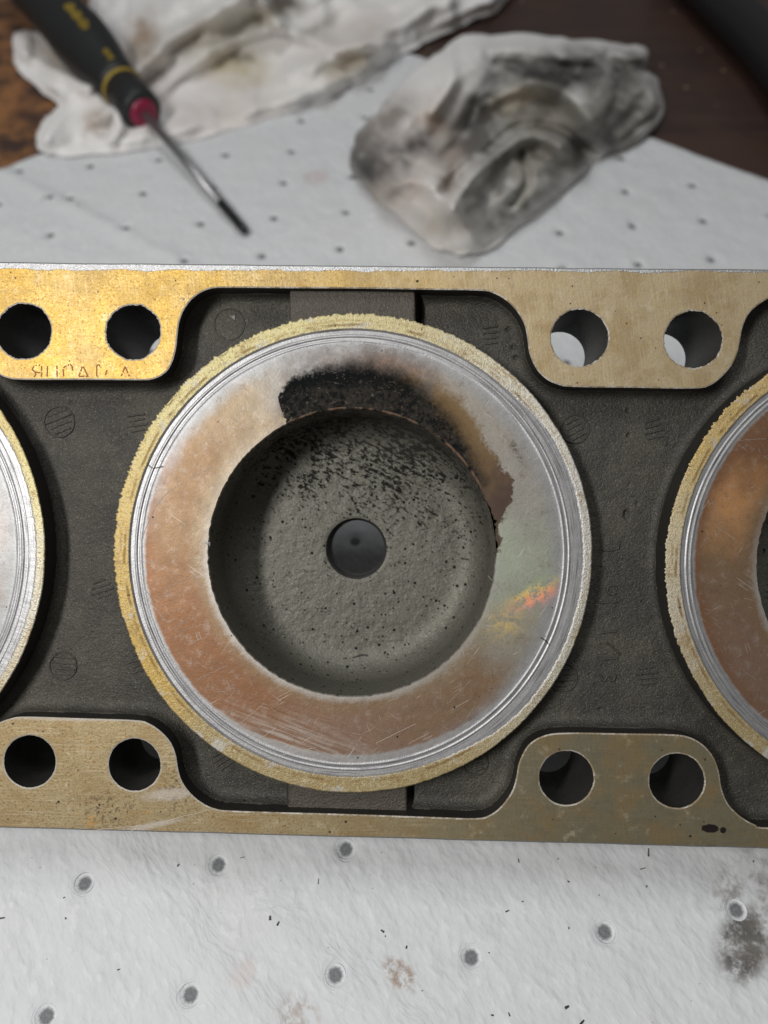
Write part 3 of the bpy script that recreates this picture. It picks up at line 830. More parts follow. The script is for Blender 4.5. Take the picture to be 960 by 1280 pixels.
def make_boss(k):
    (cx, cy), r0 = bc[k], br[k]
    boss = empty("bore_pad"); boss.parent = head; boss.location = (cx * S, cy * S, 0)
    boss.scale = (r0 / 299.5,) * 3
    q = 1.0
    sd = 40 + k * 9
    def rj(a, r, z):
        ca, sa = np.cos(a), np.sin(a)
        e = (r > 297.9) & (z > -1.9)
        left = 0.10 + 0.95 * np.clip(-ca * 0.65 + sa * 0.62, 0, 1)
        j = (fbm(ca * 105, sa * 105, sd, 2) - 0.25) * 3.6 * left - 2.2 * left * (vnoise(ca * 40, sa * 40, sd + 5) > 0.80) + (fbm(ca * 9, sa * 9, sd + 2, 2) - 0.2) * 1.3 * (0.3 + left)
        r = np.where(e, r + j, r)
        z = np.where((r > 283) & (z > -0.6), z + 0.25 * fbm(ca * 70, sa * 70 + r * .1, sd + 4, 2), z)
        return r * q, z
    link('outer_wall', revolve([[(301.5, -RD - 6), (299.5, -22), (297.3, -1.4)], [(301.5, -RD - 6), (301.5, -70), (200, -72)]], 720), M['wall'], boss)
    strips = [
              [(297.5, -1.4), (299.3, -1.4), (299.6, -0.5), (298.2, 0)],
              [(298.2, 0), (290, 0), (280.2, -0.1)],
              [(280.2, -0.1), (278, -2.6)],
              [(278, -2.6), (273.5, -2.8)],
              [(273.5, -2.8), (272.2, -1.7), (270.6, -1.6), (269.2, -3.0)],
              [(269.2, -3.0), (266.5, -3.0), (265.7, -2.4), (264.6, -3.1), (262, -3.2)]]
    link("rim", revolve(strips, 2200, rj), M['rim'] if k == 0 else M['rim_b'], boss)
    def fj(a, r, z):
        ca, sa = np.cos(a), np.sin(a)
        e = smooth(188, 181, r)
        j = 1.1 * fbm(ca * 30, sa * 30, sd + 20, 3)
        if k == 0:
            deg = np.degrees(np.arctan2(sa, ca))
            nick = np.exp(-((deg - 13) / 4.5) ** 2) * 4.5 + np.exp(-((deg - 3) / 2.0) ** 2) * 4.0
            j = j + nick * (0.4 + 1.2 * vnoise(deg * 0.9, 0 * deg, 77))
        return r * q + e * j, z + 0.25 * fbm(ca * r / 30, sa * r / 30, sd + 21, 3)
    rs = [262.4, 255, 245, 235, 225, 215, 205, 197, 190, 185.5, 183, 181.2]
    fs = [[(r, -3.1) for r in rs], [(181.2, -3.1), (180.2, -4.2), (180.0, -6)]]
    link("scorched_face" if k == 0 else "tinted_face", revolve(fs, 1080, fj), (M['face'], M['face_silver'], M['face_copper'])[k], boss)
    # pocket with its floor and the central hole
    PD, fr = 108, 40
    prof = [(180.6, -4.0), (179.8, -14), (179, -40), (178.5, -PD + fr)]
    for t in np.linspace(0, 1, 12)[1:]:
        prof.append((178.5 - fr + fr * math.cos(t * math.pi / 2), -PD + fr - fr * math.sin(t * math.pi / 2)))
    for r in np.linspace(178.5 - fr, 46, 40)[1:]: prof.append((r, -PD - 1.0 * (1 - r / 140)))
    prof += [(42.6, -PD - 1.6)]
    def pj(a, r, z):
        ca, sa = np.cos(a), np.sin(a)
        w = smooth(180, 165, r) * smooth(42, 48, r)
        dz = 0.7 * fbm(ca * r / 14, sa * r / 14, sd + 30, 3) + 0.35 * fbm(ca * r / 5, sa * r / 5, sd + 31, 2)
        return r * q, z + w * dz
    hs = [(42.6, -PD - 1.6), (41.4, -PD - 4)]
    pk = link("pocket", revolve([prof], 720, pj), M['pocket'], boss)
    link("centre_hole", revolve([hs, [(41.4, -PD - 4), (40.8, -PD - 18)], [(40.8, -PD - 18), (39.2, -PD - 20), (39.2, -170)]], 160), M['bolt'], boss)
    link("barrel", revolve([[(205, -66), (190, -115)], [(190, -115), (110, -150), (96, -168)], [(96, -168), (39.2, -170)]], 96), M['cast'], boss)
    return boss
bosses = [make_boss(k) for k in range(3)]
bosses[0]['label'] = "whole round pad with black soot and brown stain above its pocket"
bosses[1]['label'] = "silvery round pad cut off at the photo's left edge"
bosses[2]['label'] = "copper-tinted round pad cut off at the photo's right edge"

# low-relief foundry marks
def ribbon(path, w, h, closed=False):
    """a low rounded ridge along a path given in px"""
    p = np.asarray(path, float); n = len(p)
    d = np.gradient(p, axis=0) if not closed else np.roll(p, -1, 0) - np.roll(p, 1, 0)
    d /= np.linalg.norm(d, axis=1)[:, None] + 1e-9
    nn = np.column_stack([-d[:, 1], d[:, 0]])
    prof = [(-1, -0.8), (-0.55, 0.75), (0.0, 1.0), (0.55, 0.75), (1, -0.8)]
    V = np.stack([np.column_stack([p + nn * w * a, np.full(n, h * b)]) for a, b in prof], 1).reshape(-1, 3)
    f = grid_faces(n, 5, closed)
    return V, f
def join(parts):
    V, Fc, b = [], [], 0
    for v, f in parts: V.append(v); Fc.append(f + b); b += len(v)
    return np.vstack(V), np.vstack(Fc)
M['mark'] = mat_cast('darkened_foundry_mark', (0.060, 0.055, 0.046), (0.070, 0.064, 0.053), 0.3, 2.6, 0.6)  # darker tone painted in to strengthen the relief's weak shading
marks = [(57, 523, 1, 20, .35), (158, 524, 0, 17, .15), (112, 740, 0, 17, .3), (62, 840, 1, 18, -.1), (163, 835, 0, 18, .3), (278, 396, 2, 20, .3), (618, 410, 0, 17, .1), (728, 532, 1, 18, .5), (830, 532, 0, 18, .25), (270, 962, 0, 16, .6), (598, 966, 1, 16, .2), (712, 855, 1, 18, .1), (822, 853, 0, 17, .12)]
for px, py, ring, r, ang in marks:
    x, y, z = zat(px, py)
    parts = []
    hh = 0.45 if ring == 2 else 1.0
    if ring:
        a = np.linspace(0, 2 * np.pi, 40, endpoint=False)
        rr = r + 0.6 * fbm(np.cos(a) * 2 + px, np.sin(a) * 2, 4, 2)
        parts.append(ribbon(np.column_stack([rr * np.cos(a), rr * np.sin(a)]), 1.5, 1.7 * hh, True))
    c, s = math.cos(ang), math.sin(ang)
    for t in ((-0.6, -0.2, 0.2, 0.6) if ring < 2 else ()):
        hl = r * math.sqrt(1 - t * t) * random.uniform(0.55, 0.9); u = np.linspace(-hl, hl, 9)
        pts = np.column_stack([u * c - t * r * s, u * s + t * r * c]) + rng.normal(0, 0.35, (9, 2))
        parts.append(ribbon(pts, 1.9, random.uniform(1.1, 2.0)))
    v, f = join(parts)
    link("foundry_mark", mesh("foundry_mark", v * S, f), M['mark'], head, (x * S, y * S, (z + 0.1) * S))
glyphs = [(774, 690, [[(-11, 1), (-2, 0), (10, 2)], [(10, 2), (11, 9)]]), (776, 741, [[(6 * math.cos(t), 6 * math.sin(t)) for t in np.linspace(0, 5.6, 14)]]), (771, 758, [[(-11, 0), (11, 1)]]),
          (772, 796, [[(-10, -1), (10, 1)]]), (776, 817, [[(-8, 8), (0, 2), (11, -9)]]), (773, 832, [[(-12, -1), (-4, 1), (11, 2)]]), (771, 856, [[(-10, 4), (-6, -4), (0, 3), (5, -4), (10, 4)]])]
for px, py, st in glyphs:
    x, y, z = zat(px, py)
    v, f = join([ribbon(catmull(np.array(q, float), 4) if len(q) > 2 else np.linspace(q[0], q[1], 6), 2.0, 2.2) for q in st])
    link("cast_character", mesh("cast_character", v * S, f), M['mark'], head, (x * S, y * S, (z + 0.1) * S))

# mirror-written lettering left by the gasket on the upper left tab
M['print'] = simple("orange_gasket_print", (0.27, 0.095, 0.018), 0.6, 0.1)
def letters():
    z0 = 0.35
    st = []
    Hh = 13
    def g(x, *lines): st.extend([[(x + a, 456.5 + b) for a, b in l] for l in lines])
    g(40, [(12, 1), (12, 11), (11.5, 14.5)], [(12, 0), (5, 0), (1.5, 2.5), (0.5, 5.5), (4, 8.5), (9, 9.5), (12, 8.5)], [(4, 8.5), (5, 11), (2.5, 14.5)])
    g(59, [(0.5, 1), (0, 14.5)], [(12, 0), (12.5, 14.5)])
    g(79, [(0.5, 14), (0, 5), (2, 1.5), (6, 0), (9.5, -1), (11.5, 2), (11.8, 7)])
    g(98, [(0.5, 14), (5.5, 0.5), (12, 14), (0.5, 14)])
    g(120.5, [(0.5, 14), (0.5, 0.5), (3, -0.5), (6, 3)])
    g(131, [(0, 14), (3, 6)])
    g(152, [(-0.5, 14), (4.5, 1.5), (9.5, 14)])
    parts = []
    for l in st:
        q = Lp(l); n = max(2, int(np.sum(np.hypot(*np.diff(q, axis=0).T)) / 1.2))
        t = np.linspace(0, len(q) - 1, n); p = np.column_stack([np.interp(t, range(len(q)), q[:, 0]), np.interp(t, range(len(q)), q[:, 1])])
        cuts = [i for i in range(1, n - 1) if random.random() < 0.10]
        seg = np.split(np.arange(n), cuts)
        for s in seg:
            if len(s) >= 2:
                pp = p[s]; v, f = ribbon(pp + rng.normal(0, 0.12, pp.shape), 0.95, 0.05); parts.append((v + [0, 0, z0 - 0.2], f))
    v, f = join(parts)
    return mesh("stamped_lettering", v * S, f)
link("stamped_lettering", letters(), M['print'], head)

# single scratches that show on the big pad
M['scratch'] = mat_bare("fresh_scratch", (0.56, 0.50, 0.44), 0.5)
def scratches():
    parts = []
    raw = [[(177, 672), (190, 640), (206, 618), (232, 601), (265, 583)], [(203, 736), (248, 718)], [(180, 735), (205, 775), (217, 775)], [(215, 787), (240, 768)], [(222, 790), (262, 779)], [(240, 803), (258, 797)], [(245, 850), (285, 832)],
           [(455, 437), (470, 440)], [(420, 431), (432, 433)], [(641, 622), (663, 623)], [(640, 655), (700, 672)], [(655, 690), (712, 716)], [(610, 720), (628, 738)], [(310, 935), (345, 910)], [(300, 905), (330, 880)], [(350, 945), (395, 935)], [(560, 880), (590, 850)], [(470, 930), (520, 905)], [(660, 775), (690, 803)], [(150, 1042), (262, 1012)], [(100, 1040), (190, 1030)], [(890, 552), (960, 548)]]
    ctr = L(439, 691)
    for l in raw:
        q = Lp(l); q = catmull(q, 8) if len(q) > 2 else np.linspace(q[0], q[1], 12)
        q = q + rng.normal(0, 0.25, q.shape)
        v, f = ribbon(q, random.uniform(0.16, 0.34), 0.1)
        on_face = np.hypot(*(q.mean(0) - ctr)) < 270
        parts.append((v + [0, 0, -2.75 if (on_face or l[0][0] > 880) else 0.08], f))
    return mesh("scratches", join(parts)[0] * S, join(parts)[1])
so = link("scratches", scratches(), M['scratch'], head); so['kind'] = 'stuff'

# feet of the casting hidden behind the face, standing on the pad
def foot(px, py, w, h):
    c = L(px, py)
    v = []
    for dx, dy in ((-w, -h), (w, -h), (w, h), (-w, h)):
        for base in (0, 1):
            p = np.array([c[0] + dx, c[1] + dy]) * S
            if base == 0: v.append((p[0], p[1], -64 * S))
            else:
                o = CM @ Vector((p[0], p[1], 0)); d = CM.to_3x3() @ Vector((0, 0, -1))
                k = (o.z - 0.0002) / -d.z
                v.append((p[0], p[1], -k))
    f = [(0, 1, 3, 2), (2, 3, 5, 4), (4, 5, 7, 6), (6, 7, 1, 0), (1, 7, 5, 3), (0, 2, 4, 6)]
    link("rear_foot", mesh("rear_foot", v, f), M['wall'], head, smooth=False)
foot(150, 640 - 150, 26, 22); foot(770, 640 - 120, 26, 22)

# little flake on the recess floor, chip on the pocket's lip
def flake(px, py, z, r, mat, name):
    c = L(px, py)
    v = [(-r, r * .4, 0), (r * .8, r * .6, .3), (r * .7, -r * .8, .2), (-r * .1, -.1 * r, 1.4)]
    link(name, mesh(name, (np.array(v) + [c[0], c[1], z]) * S, [(0, 1, 3), (1, 2, 3), (2, 0, 3)]), mat, head, smooth=False)
M['lint'] = simple('dark_lint', (0.03, 0.027, 0.024), 0.7)
def lint(name, pts, z, w=0.5):
    q = catmull(Lp(pts), 6)
    v, f = ribbon(q, w, 0.5)
    link(name, mesh(name, (v + [0, 0, z]) * S, f), M['lint'], head)
lint('lint_fibre', [(176, 587), (184, 581), (190, 585), (203, 583)], -1.5)
lint('lint_fibre', [(676, 797), (682, 801), (688, 807)], -2.0, 0.6)
lint('lint_fibre', [(434, 843), (447, 839), (455, 840)], -105, 1.0)
flake(282, 387, zat(282, 387)[2] + 1, 4.5, M['edge'], "metal_flake")
flake(259, 680, -3, 4, M['rim'], "residue_flake")

# ------------------------------------------------------------------ cloths
def mat_cloth(name, white=(0.88, 0.865, 0.85)):
    t = NT(name)
    a = t.n.new("ShaderNodeAttribute"); a.attribute_name = "stain"
    c = t.mix(t.noise(80, 3), white, tuple(k * 0.92 for k in white))
    c = t.mix(1.0, c, a.outputs[0], 'MULTIPLY')
    f = t.noise(9, 3, 0.6)
    t.b.inputs['Subsurface Weight'].default_value = 0.25
    t.b.inputs['Subsurface Radius'].default_value = (0.004, 0.004, 0.004)
    t.b.inputs['Subsurface Scale'].default_value = 0.5
    return t.out(c, 0.9, 0.0, t.bump(f, 0.25, 6), 0.15)
M['cloth'] = mat_cloth("wiping_cloth")

def set_stain(me, col):
    at = me.attributes.new("stain", 'FLOAT_COLOR', 'POINT')
    at.data.foreach_set("color", np.column_stack([col, np.ones(len(col))]).astype(np.float32).ravel())

def crumple(X, Y, seed, sizes, warp=12):
    """flat facets meeting in sharp creases, as crumpled paper has"""
    r = np.random.default_rng(seed); h = 0
    for k, wl in enumerate(sizes):
        a = r.uniform(0, np.pi); ph = r.uniform(0, 9)
        w = warp * wl / 60
        u = (X * np.cos(a) + Y * np.sin(a) + w * fbm(X / (wl * 1.1), Y / (wl * 1.1), seed + k, 2) * 3) / wl + ph
        tri = np.abs((u % 2) - 1)
        m = np.clip(0.5 + 1.3 * fbm(X / (wl * 1.4), Y / (wl * 1.4), seed + 50 + k, 2), 0, 1)
        h = h + (tri - 0.5) * wl * m
    return h / sum(sizes) * len(sizes) ** 0.5

def stain_px(X, Y, spots):
    """soiling multiplied into the white of a cloth; X, Y are photograph pixels"""
    c = np.ones((X.size, 3))
    for (px, py, rx, ry, rot, col, k, ns) in spots:
        cc, ss = math.cos(rot), math.sin(rot)
        u = ((X - px) * cc + (Y - py) * ss) / rx; v = (-(X - px) * ss + (Y - py) * cc) / ry
        n = fbm(X / ns, Y / ns, int(px) % 50, 4)
        rd = ridged((X + Y * 0.6) / 26, (Y - X * 0.5) / 15, int(py) % 40, 3)
        g = np.exp(-(u * u + v * v)) * np.clip(0.72 + 0.8 * n + 0.35 * rd, 0, 1.6) * k
        g = np.clip(g, 0, 1)[:, None]
        c = c * (1 - g) + np.array(col) * g
    return c

def cloth_solid(name, poly, step, hfun, spots, mat):
    """a lump of cloth: its upper surface over an outline, closed by a skirt down to the pad"""
    poly = catmull(poly, 4, True)
    poly = poly + np.column_stack([fbm(poly[:, 0] / 14, poly[:, 1] / 14, 91, 3), fbm(poly[:, 0] / 14, poly[:, 1] / 14, 95, 3)]) * 5.0
    x0, y0 = poly.min(0); x1, y1 = poly.max(0)
    gx, gy = np.meshgrid(np.arange(x0, x1, step), np.arange(y0, y1, step))
    gx = gx.ravel() + rng.uniform(-.2, .2, gx.size) * step; gy = gy.ravel() + rng.uniform(-.2, .2, gy.size) * step
    k = inside(gx, gy, poly); gx, gy = gx[k], gy[k]
    k = seg_dist(gx, gy, poly, True) > step * 0.6; gx, gy = gx[k], gy[k]
    m = len(poly)
    co = [Vector(p) for p in poly] + [Vector(p) for p in zip(gx, gy)]
    v, e, f, *_ = delaunay_2d_cdt(co, [(i, (i + 1) % m) for i in range(m)], [], 1, 1e-5)
    va = np.array([(p.x, p.y) for p in v]); fa = np.array([list(q) for q in f])
    X, Y = va[:, 0], va[:, 1]
    d = seg_dist(X, Y, poly, True)
    h = hfun(X, Y, d)
    P = G(X, Y, h)
    q = P[fa]; nrm = np.cross(q[:, 1] - q[:, 0], q[:, 2] - q[:, 0])[:, 2]
    if np.median(nrm) < 0: fa = fa[:, ::-1]
    # skirt: the outline's own points dropped to the pad, pulled slightly inwards
    top = np.array([np.argmin((X - p[0]) ** 2 + (Y - p[1]) ** 2) for p in poly])
    rim = P[top]; cen = rim.mean(0)
    n = len(P)
    mids = rim.copy(); mids[:, 2] = rim[:, 2] * 0.5
    low = cen + (rim - cen) * 0.97; low[:, 2] = 0.0004
    P = np.vstack([P, mids, low])
    sf = []
    for i in range(m):
        j = (i + 1) % m
        sf += [(top[i], n + i, n + j), (top[i], n + j, top[j]), (n + i, n + m + i, n + m + j), (n + i, n + m + j, n + j)]
    me = mesh(name, P, np.vstack([fa, np.array(sf)]))
    col = stain_px(X, Y, spots)
    set_stain(me, np.vstack([col, col[top], col[top]]))
    bm = bmesh.new(); bm.from_mesh(me); bmesh.ops.recalc_face_normals(bm, faces=bm.faces); bm.to_mesh(me); bm.free()
    return link(name, me, mat)

# flat spread-out wiper, upper left
tw_poly = [(14, 46), (28, 38), (52, 40), (84, 46), (112, 10), (122, -60), (300, -85), (560, -80), (655, -45), (628, 6), (592, 24), (556, 42), (520, 58), (480, 80), (440, 106), (400, 126), (360, 141), (310, 156), (250, 172), (190, 184), (130, 192), (80, 195), (56, 191), (47, 176), (52, 155), (66, 138), (72, 128), (50, 112), (24, 88), (17, 66)]
def tw_h(X, Y, d):
    wx = X + 22 * fbm(X / 70, Y / 70, 61, 2); wy = Y + 18 * fbm(X / 70, Y / 70, 66, 2)
    c, s = math.cos(-0.55), math.sin(-0.55)
    u = wx * c + wy * s; v = -wx * s + wy * c
    h = 0.0030 + 0.0022 * ridged(u / 210, v / 46, 31, 2) + 0.0150 * crumple(X, Y, 12, [120, 90, 70, 55, 45, 36, 28, 22])
    h += 0.010 * np.exp(-((Y + 30) / 60) ** 2) * (X > 160)
    for pl, w, a in (([(165, 95), (210, 50), (290, 5), (330, -30)], 10, 0.008), ([(320, -10), (350, 35), (420, 60), (480, 55)], 9, 0.007), ([(120, 150), (145, 135), (150, 160), (138, 176)], 7, 0.005), ([(20, 60), (60, 85), (110, 112)], 8, 0.005), ([(190, 120), (270, 60), (350, 30)], 10, 0.005), ([(360, 95), (450, 55), (560, 0)], 12, 0.006)):
        h += a * np.exp(-(seg_dist(X, Y, pl) / w) ** 2)
    h = np.maximum(h, 0.0008 + 0.0006 * fbm(X / 30, Y / 30, 3, 2))
    # the wiper's edge is folded flat on the pad
    e = smooth(0, 16, d)
    return 0.0006 + np.maximum(h - 0.0006, 0) * (0.12 + 0.88 * e)
brown = (0.42, 0.30, 0.18); olive_s = (0.62, 0.54, 0.34); grey_s = (0.22, 0.20, 0.18); pinkish = (0.80, 0.74, 0.70)
towel = cloth_solid("wiping_cloth", tw_poly, 3.2, tw_h, [
    (298, 88, 34, 24, 0.2, olive_s, 1.3, 30), (303, 73, 16, 7, 0.1, (0.20, 0.17, 0.12), 1.2, 9), (118, 148, 12, 18, 0.6, brown, 1.0, 20), (180, 50, 22, 34, 0.3, (0.38, 0.28, 0.20), 1.1, 26), (70, 75, 40, 14, 0.6, (0.70, 0.58, 0.44), 0.9, 24),
    (350, 4, 26, 14, 0.2, (0.09, 0.08, 0.075), 1.5, 14), (395, 34, 22, 8, -0.4, (0.30, 0.27, 0.22), 1.1, 14), (225, 60, 60, 26, -0.5, (0.60, 0.56, 0.50), 0.9, 30), (300, 30, 60, 20, -0.4, (0.66, 0.62, 0.52), 0.9, 30), (290, 140, 60, 20, -0.2, (0.85, 0.80, 0.72), 0.8, 40), (430, 80, 40, 18, -0.5, (0.64, 0.58, 0.46), 1.0, 30), (445, 40, 70, 30, -0.4, pinkish, 0.8, 40), (230, 130, 90, 40, 0, (0.86, 0.81, 0.80), 0.9, 50)], M['cloth'])
tag(towel, "flat rumpled white wiping cloth with yellow-brown stains under the screwdriver", "cloth")

# wadded sooty wiper, upper middle
wad_poly = [(437, 207), (439, 186), (449, 166), (470, 141), (486, 122), (504, 100), (527, 80), (548, 66), (570, 50), (592, 41), (640, 42), (690, 46), (740, 49), (780, 54), (806, 59), (809, 68), (802, 86), (816, 94), (826, 108), (829, 132), (820, 152), (796, 170), (764, 186), (740, 204), (712, 232), (686, 254), (650, 280), (622, 303), (598, 313), (566, 313), (536, 302), (512, 284), (486, 258), (464, 240), (446, 222)]
wp = np.array(wad_poly, float)
def wad_h(X, Y, d):
    # front edge lies on the pad, rear edge is held up by the crumpled cloth behind it
    fx = np.array([437, 470, 512, 560, 600, 650, 712, 764, 829]); fy = np.array([207, 245, 284, 312, 313, 280, 232, 186, 132])
    bx = np.array([437, 449, 486, 527, 570, 640, 740, 806, 829]); by = np.array([207, 166, 122, 80, 50, 42, 49, 62, 110])
    yf = np.interp(X, fx, fy); yb = np.interp(X, bx, by)
    t = np.clip((Y - yb) / np.maximum(yf - yb, 20), 0, 1)
    t = np.maximum(t, np.maximum(1 - smooth(2, 40, X - 437), 1 - smooth(0, 30, 829 - X)))
    h = 0.0025 + 0.030 * np.sqrt(np.clip(1 - t, 0, 1)) * smooth(-0.25, 0.45, 1.0 - np.abs(t - 0.35)) * np.sqrt(np.clip(d / 40, 0.0, 1) * 0.75 + 0.25)
    wx = X + 20 * fbm(X / 55, Y / 55, 71, 2); wy = Y + 20 * fbm(X / 55, Y / 55, 76, 2)
    amp = smooth(0, 26, d)
    h += amp * (0.0010 * ridged(wx / 78, wy / 52, 41, 2) + 0.016 * crumple(X, Y, 33, [130, 105, 84, 66, 52, 36], 6))
    def line(pl, w, a):
        return a * np.exp(-(seg_dist(X, Y, catmull(np.array(pl, float), 5)) / w) ** 2)
    h += line([(640, 92), (610, 112), (594, 138), (578, 176), (560, 196)], 12, -0.008)
    h += line([(556, 238), (580, 212), (610, 190), (650, 160), (700, 165), (742, 200)], 8, -0.009)
    h += line([(566, 262), (590, 220), (630, 182), (668, 166), (700, 182)], 15, 0.012)
    h += line([(610, 120), (660, 102), (710, 118), (740, 150)], 17, 0.011)
    h += line([(745, 160), (770, 130), (775, 90), (760, 70)], 8, -0.004)
    h += line([(790, 100), (815, 118), (812, 150), (780, 172)], 12, 0.005)
    h += line([(560, 60), (565, 100), (540, 140)], 9, 0.004)
    h += line([(480, 240), (520, 225), (560, 250), (590, 300)], 11, 0.005) + line([(640, 255), (660, 225), (650, 190)], 6, -0.004)
    h += line([(600, 60), (700, 62), (800, 72)], 9, 0.005) + line([(620, 80), (720, 84), (790, 96)], 6, -0.004)
    return np.maximum(h, 0.0012)
sg = (0.24, 0.23, 0.21); sd_ = (0.10, 0.095, 0.09); wt = (0.98, 0.96, 0.95)
wad = cloth_solid("wadded_cloth", wad_poly, 2.2, wad_h, [
    (500, 225, 60, 60, 0.5, (0.600, 0.530, 0.480), 0.94, 40), (548, 165, 30, 50, 0.3, (0.660, 0.530, 0.450), 0.94, 30),
    (455, 190, 26, 40, 0.5, (0.175, 0.170, 0.165), 1.55, 26), (505, 195, 44, 20, -0.4, (0.085, 0.082, 0.080), 1.34, 22), (465, 215, 30, 14, 0.5, (0.075, 0.075, 0.075), 1.24, 20), (485, 150, 40, 24, -0.8, (0.340, 0.310, 0.290), 1.04, 26),
    (700, 140, 110, 62, 0.0, (0.365, 0.360, 0.325), 1.40, 30), (720, 90, 90, 22, 0.12, (0.145, 0.140, 0.135), 1.55, 18), (690, 96, 44, 10, 0.1, (0.055, 0.055, 0.055), 1.55, 12),
    (604, 140, 18, 44, 0.4, (0.075, 0.072, 0.070), 1.55, 16), (598, 180, 30, 24, 0.3, (0.145, 0.140, 0.135), 1.55, 14), (650, 122, 30, 12, -0.3, (0.600, 0.520, 0.400), 0.94, 14), (690, 150, 30, 20, 0, (0.500, 0.480, 0.440), 0.94, 14),
    (775, 72, 50, 14, 0.15, (0.245, 0.235, 0.225), 1.45, 24), (790, 145, 40, 40, 0.0, (0.285, 0.280, 0.260), 1.24, 22), (768, 150, 14, 44, 0.4, (0.105, 0.102, 0.097), 1.34, 16),
    (625, 215, 20, 36, 0.3, (0.185, 0.175, 0.165), 1.45, 12), (700, 190, 54, 26, -0.4, (0.225, 0.215, 0.200), 1.45, 18), (670, 210, 44, 40, 0, (0.360, 0.345, 0.310), 1.15, 18), (560, 285, 60, 30, 0.3, (0.760, 0.710, 0.640), 0.94, 30), (640, 260, 40, 20, -0.6, (0.300, 0.285, 0.250), 1.24, 16), (565, 215, 14, 30, 0.3, (0.325, 0.265, 0.225), 1.15, 14), (590, 245, 18, 30, 0.5, (0.365, 0.345, 0.315), 1.04, 12)], M['cloth'])
tag(wad, "wadded white wiping cloth blackened with soot, lying on the pad behind the casting", "cloth")

# ------------------------------------------------------------------ screwdriver
def tube(prof, n, ax0, axd, name, mat, parent, nrm=True):
    """surface of revolution round a line; prof = (distance along, radius)"""
    z = Vector(axd).normalized(); x = z.orthogonal().normalized(); y = z.cross(x)
    v, f = [], []
    for s, r in prof:
        for k in range(n):
            a = 2 * math.pi * k / n
            p = Vector(ax0) + z * s + (x * math.cos(a) + y * math.sin(a)) * r
            v.append(tuple(p))
    m = len(prof)
    f = [(i * n + k, i * n + (k + 1) % n, (i + 1) * n + (k + 1) % n, (i + 1) * n + k) for i in range(m - 1) for k in range(n)]
    f += [tuple(range(n))[::-1], tuple((m - 1) * n + k for k in range(n))]
    me = mesh(name, v, f)
    return link(name, me, mat, parent)
T = Vector(G(308, 291, 0.0022)); E = Vector(G(18, -46, 0.0235))
axd = (E - T).normalized()
def along(px, py):
    """distance from the tip of the axis point nearest to the ray of a pixel"""
    o = Vector((0, 0, H)); d = (Vector(G(px, py, 0.0)) - o).normalized()
    w = T - o; b = axd.dot(d); return (b * d.dot(w) - axd.dot(w)) / (1 - b * b)
sdr = empty("screwdriver", Matrix.Translation(T))
tag(sdr, "black-handled screwdriver with yellow ring and red collar lying on the stained cloth", "screwdriver")
Z0 = Vector((0, 0, 0))
M['rubber'] = simple("black_rubber_handle", (0.014, 0.015, 0.016), 0.5)
M['yellow'] = simple("yellow_plastic", (0.36, 0.25, 0.03), 0.4)
M['red'] = simple("red_plastic", (0.25, 0.008, 0.045), 0.4)
M['steel'] = mat_bare("steel_shaft", (0.42, 0.42, 0.43), 0.3)
M['black_tip'] = simple("blackened_tip", (0.025, 0.025, 0.027), 0.4, 0.5)
s_tip = along(277, 254); s_red = along(181, 143); s_col = along(172, 132); s_ring = along(157, 114); s_ring2 = along(155, 111.5); s_mid = along(103, 55)
tube([(0.0, 0.0007), (0.002, 0.0018), (s_tip, 0.0020)], 20, Z0, axd, "tip", M['black_tip'], sdr)
tube([(s_tip, 0.0019), (s_red + 0.002, 0.0020)], 20, Z0, axd, "shaft", M['steel'], sdr)
tube([(s_red - 0.0005, 0.0045), (s_red, 0.0064), (s_red + 0.0035, 0.0068), (s_red + 0.004, 0.0068)], 28, Z0, axd, "collar", M['red'], sdr)
end = (E - T).length
tube([(s_red + 0.0012, 0.0070), (s_red + 0.0016, 0.0088), (s_red + 0.003, 0.0096), (s_ring, 0.0098)], 36, Z0, axd, "handle_end", M['rubber'], sdr)
tube([(s_ring, 0.0098), (s_ring + 0.0002, 0.0102), (s_ring2, 0.0104)], 36, Z0, axd, "ring", M['yellow'], sdr)
q = s_mid - s_ring2
hb = tube([(s_ring2, 0.0101), (s_ring2 + q * .15, 0.0105), (s_ring2 + q * .35, 0.0115), (s_ring2 + q * .6, 0.0132), (s_ring2 + q * .85, 0.0144), (s_mid + .005, 0.0148), (s_mid + 0.02, 0.0138), (end, 0.0145), (end + 0.012, 0.0138), (end + 0.018, 0.012), (end + 0.020, 0.006)], 40, Z0, axd, "handle", M['rubber'], sdr)
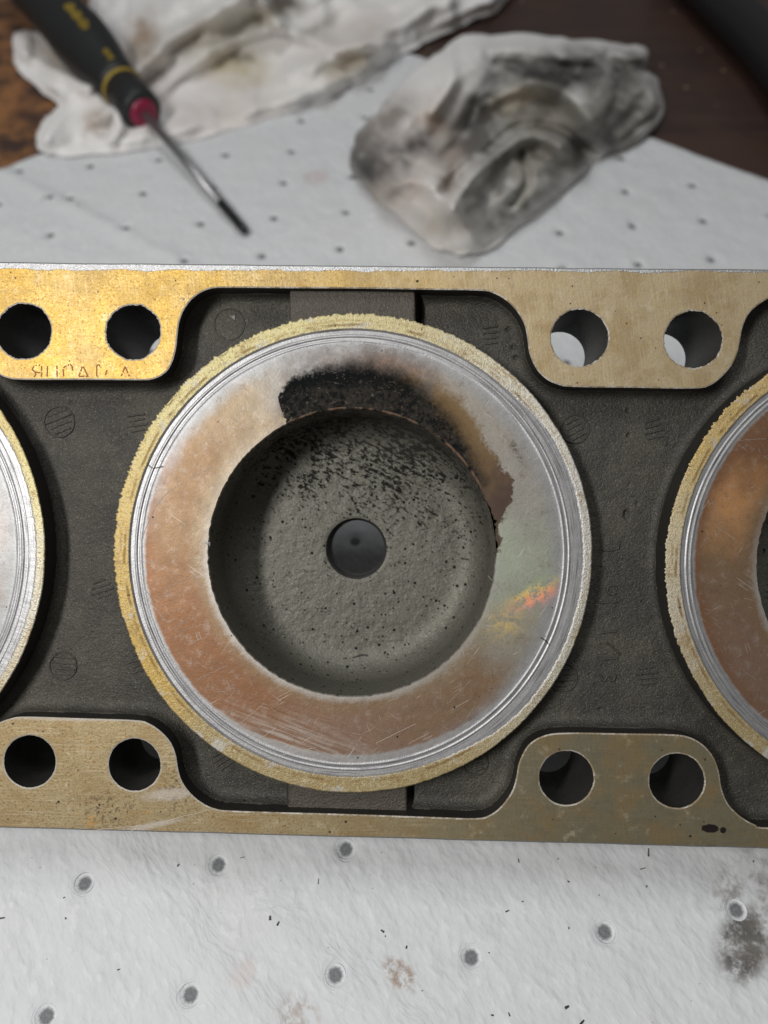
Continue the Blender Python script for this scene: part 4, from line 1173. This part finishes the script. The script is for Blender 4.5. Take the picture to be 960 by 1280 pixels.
# worn gold lettering on the handle
def handle_marks():
    v, f = [], []
    o = Vector((0, 0, H))
    toC = (o - (T + axd * s_mid)).normalized()
    up = (toC - axd * toC.dot(axd)).normalized(); side = axd.cross(up)
    def patch(s, ang, ds, da):
        r = float(np.interp(s, [s_ring2, s_ring2 + q * .35, s_ring2 + q * .6, s_ring2 + q * .85, s_mid + .02], [.0101, .0115, .0132, .0144, .0150])) + 0.00025
        b = len(v)
        for i in (-1, 1):
            for j in (-1, 0, 1):
                a = ang + da * j
                v.append(tuple(axd * (s + ds * i) + (up * math.cos(a) + side * math.sin(a)) * r))
        f.extend([(b, b + 1, b + 4, b + 3), (b + 1, b + 2, b + 5, b + 4)])
    s1 = along(153, 86)
    for k in range(4): patch(s1 + 0.0022 * (k - 1.5), SIDE1 + 0.05 * (k % 2), 0.0008, 0.10 if k % 2 else 0.14)
    s2 = along(126, 36)
    for k in range(9): patch(s2 + 0.0026 * (k - 4.5), SIDE2 + 0.03 * ((k * 7) % 3), 0.0009, 0.17 if k % 3 else 0.10)
    me = mesh("gold_lettering", v, f)
    return link("gold_lettering", me, M['yellow'], sdr, smooth=False)
SIDE1, SIDE2 = 0.50, 0.42
handle_marks()

# ------------------------------------------------------------------ black tube, top right
M['tube'] = simple("black_tube_rubber", (0.012, 0.012, 0.013), 0.45)
tc = [Vector(G(840, -60, 0.0135)), Vector(G(898, 0, 0.0135)), Vector(G(938, 40, 0.0135)), Vector(G(985, 96, 0.0135)), Vector(G(1050, 190, 0.0135))]
pts = catmull(np.array([tuple(p) for p in tc]), 8)
def sweep(path, r, n=28):
    v = []
    for i, p in enumerate(path):
        d = Vector(path[min(i + 1, len(path) - 1)]) - Vector(path[max(i - 1, 0)])
        d.normalize(); sx = d.cross(Vector((0, 0, 1))).normalized(); up = sx.cross(d)
        for k in range(n):
            a = 2 * math.pi * k / n
            v.append(tuple(Vector(p) + (sx * math.cos(a) + up * math.sin(a)) * r))
    m = len(path)
    f = [(i * n + k, i * n + (k + 1) % n, (i + 1) * n + (k + 1) % n, (i + 1) * n + k) for i in range(m - 1) for k in range(n)]
    f += [tuple(range(n))[::-1], tuple((m - 1) * n + k for k in range(n))]
    return mesh("black_tube", v, f)
o = link("black_tube", sweep(pts + [0.004, 0.001, -PADT - 0.0018], 0.0115), M['tube'])
tag(o, "thick smooth black tube lying on the brown bench beyond the pad", "tube")
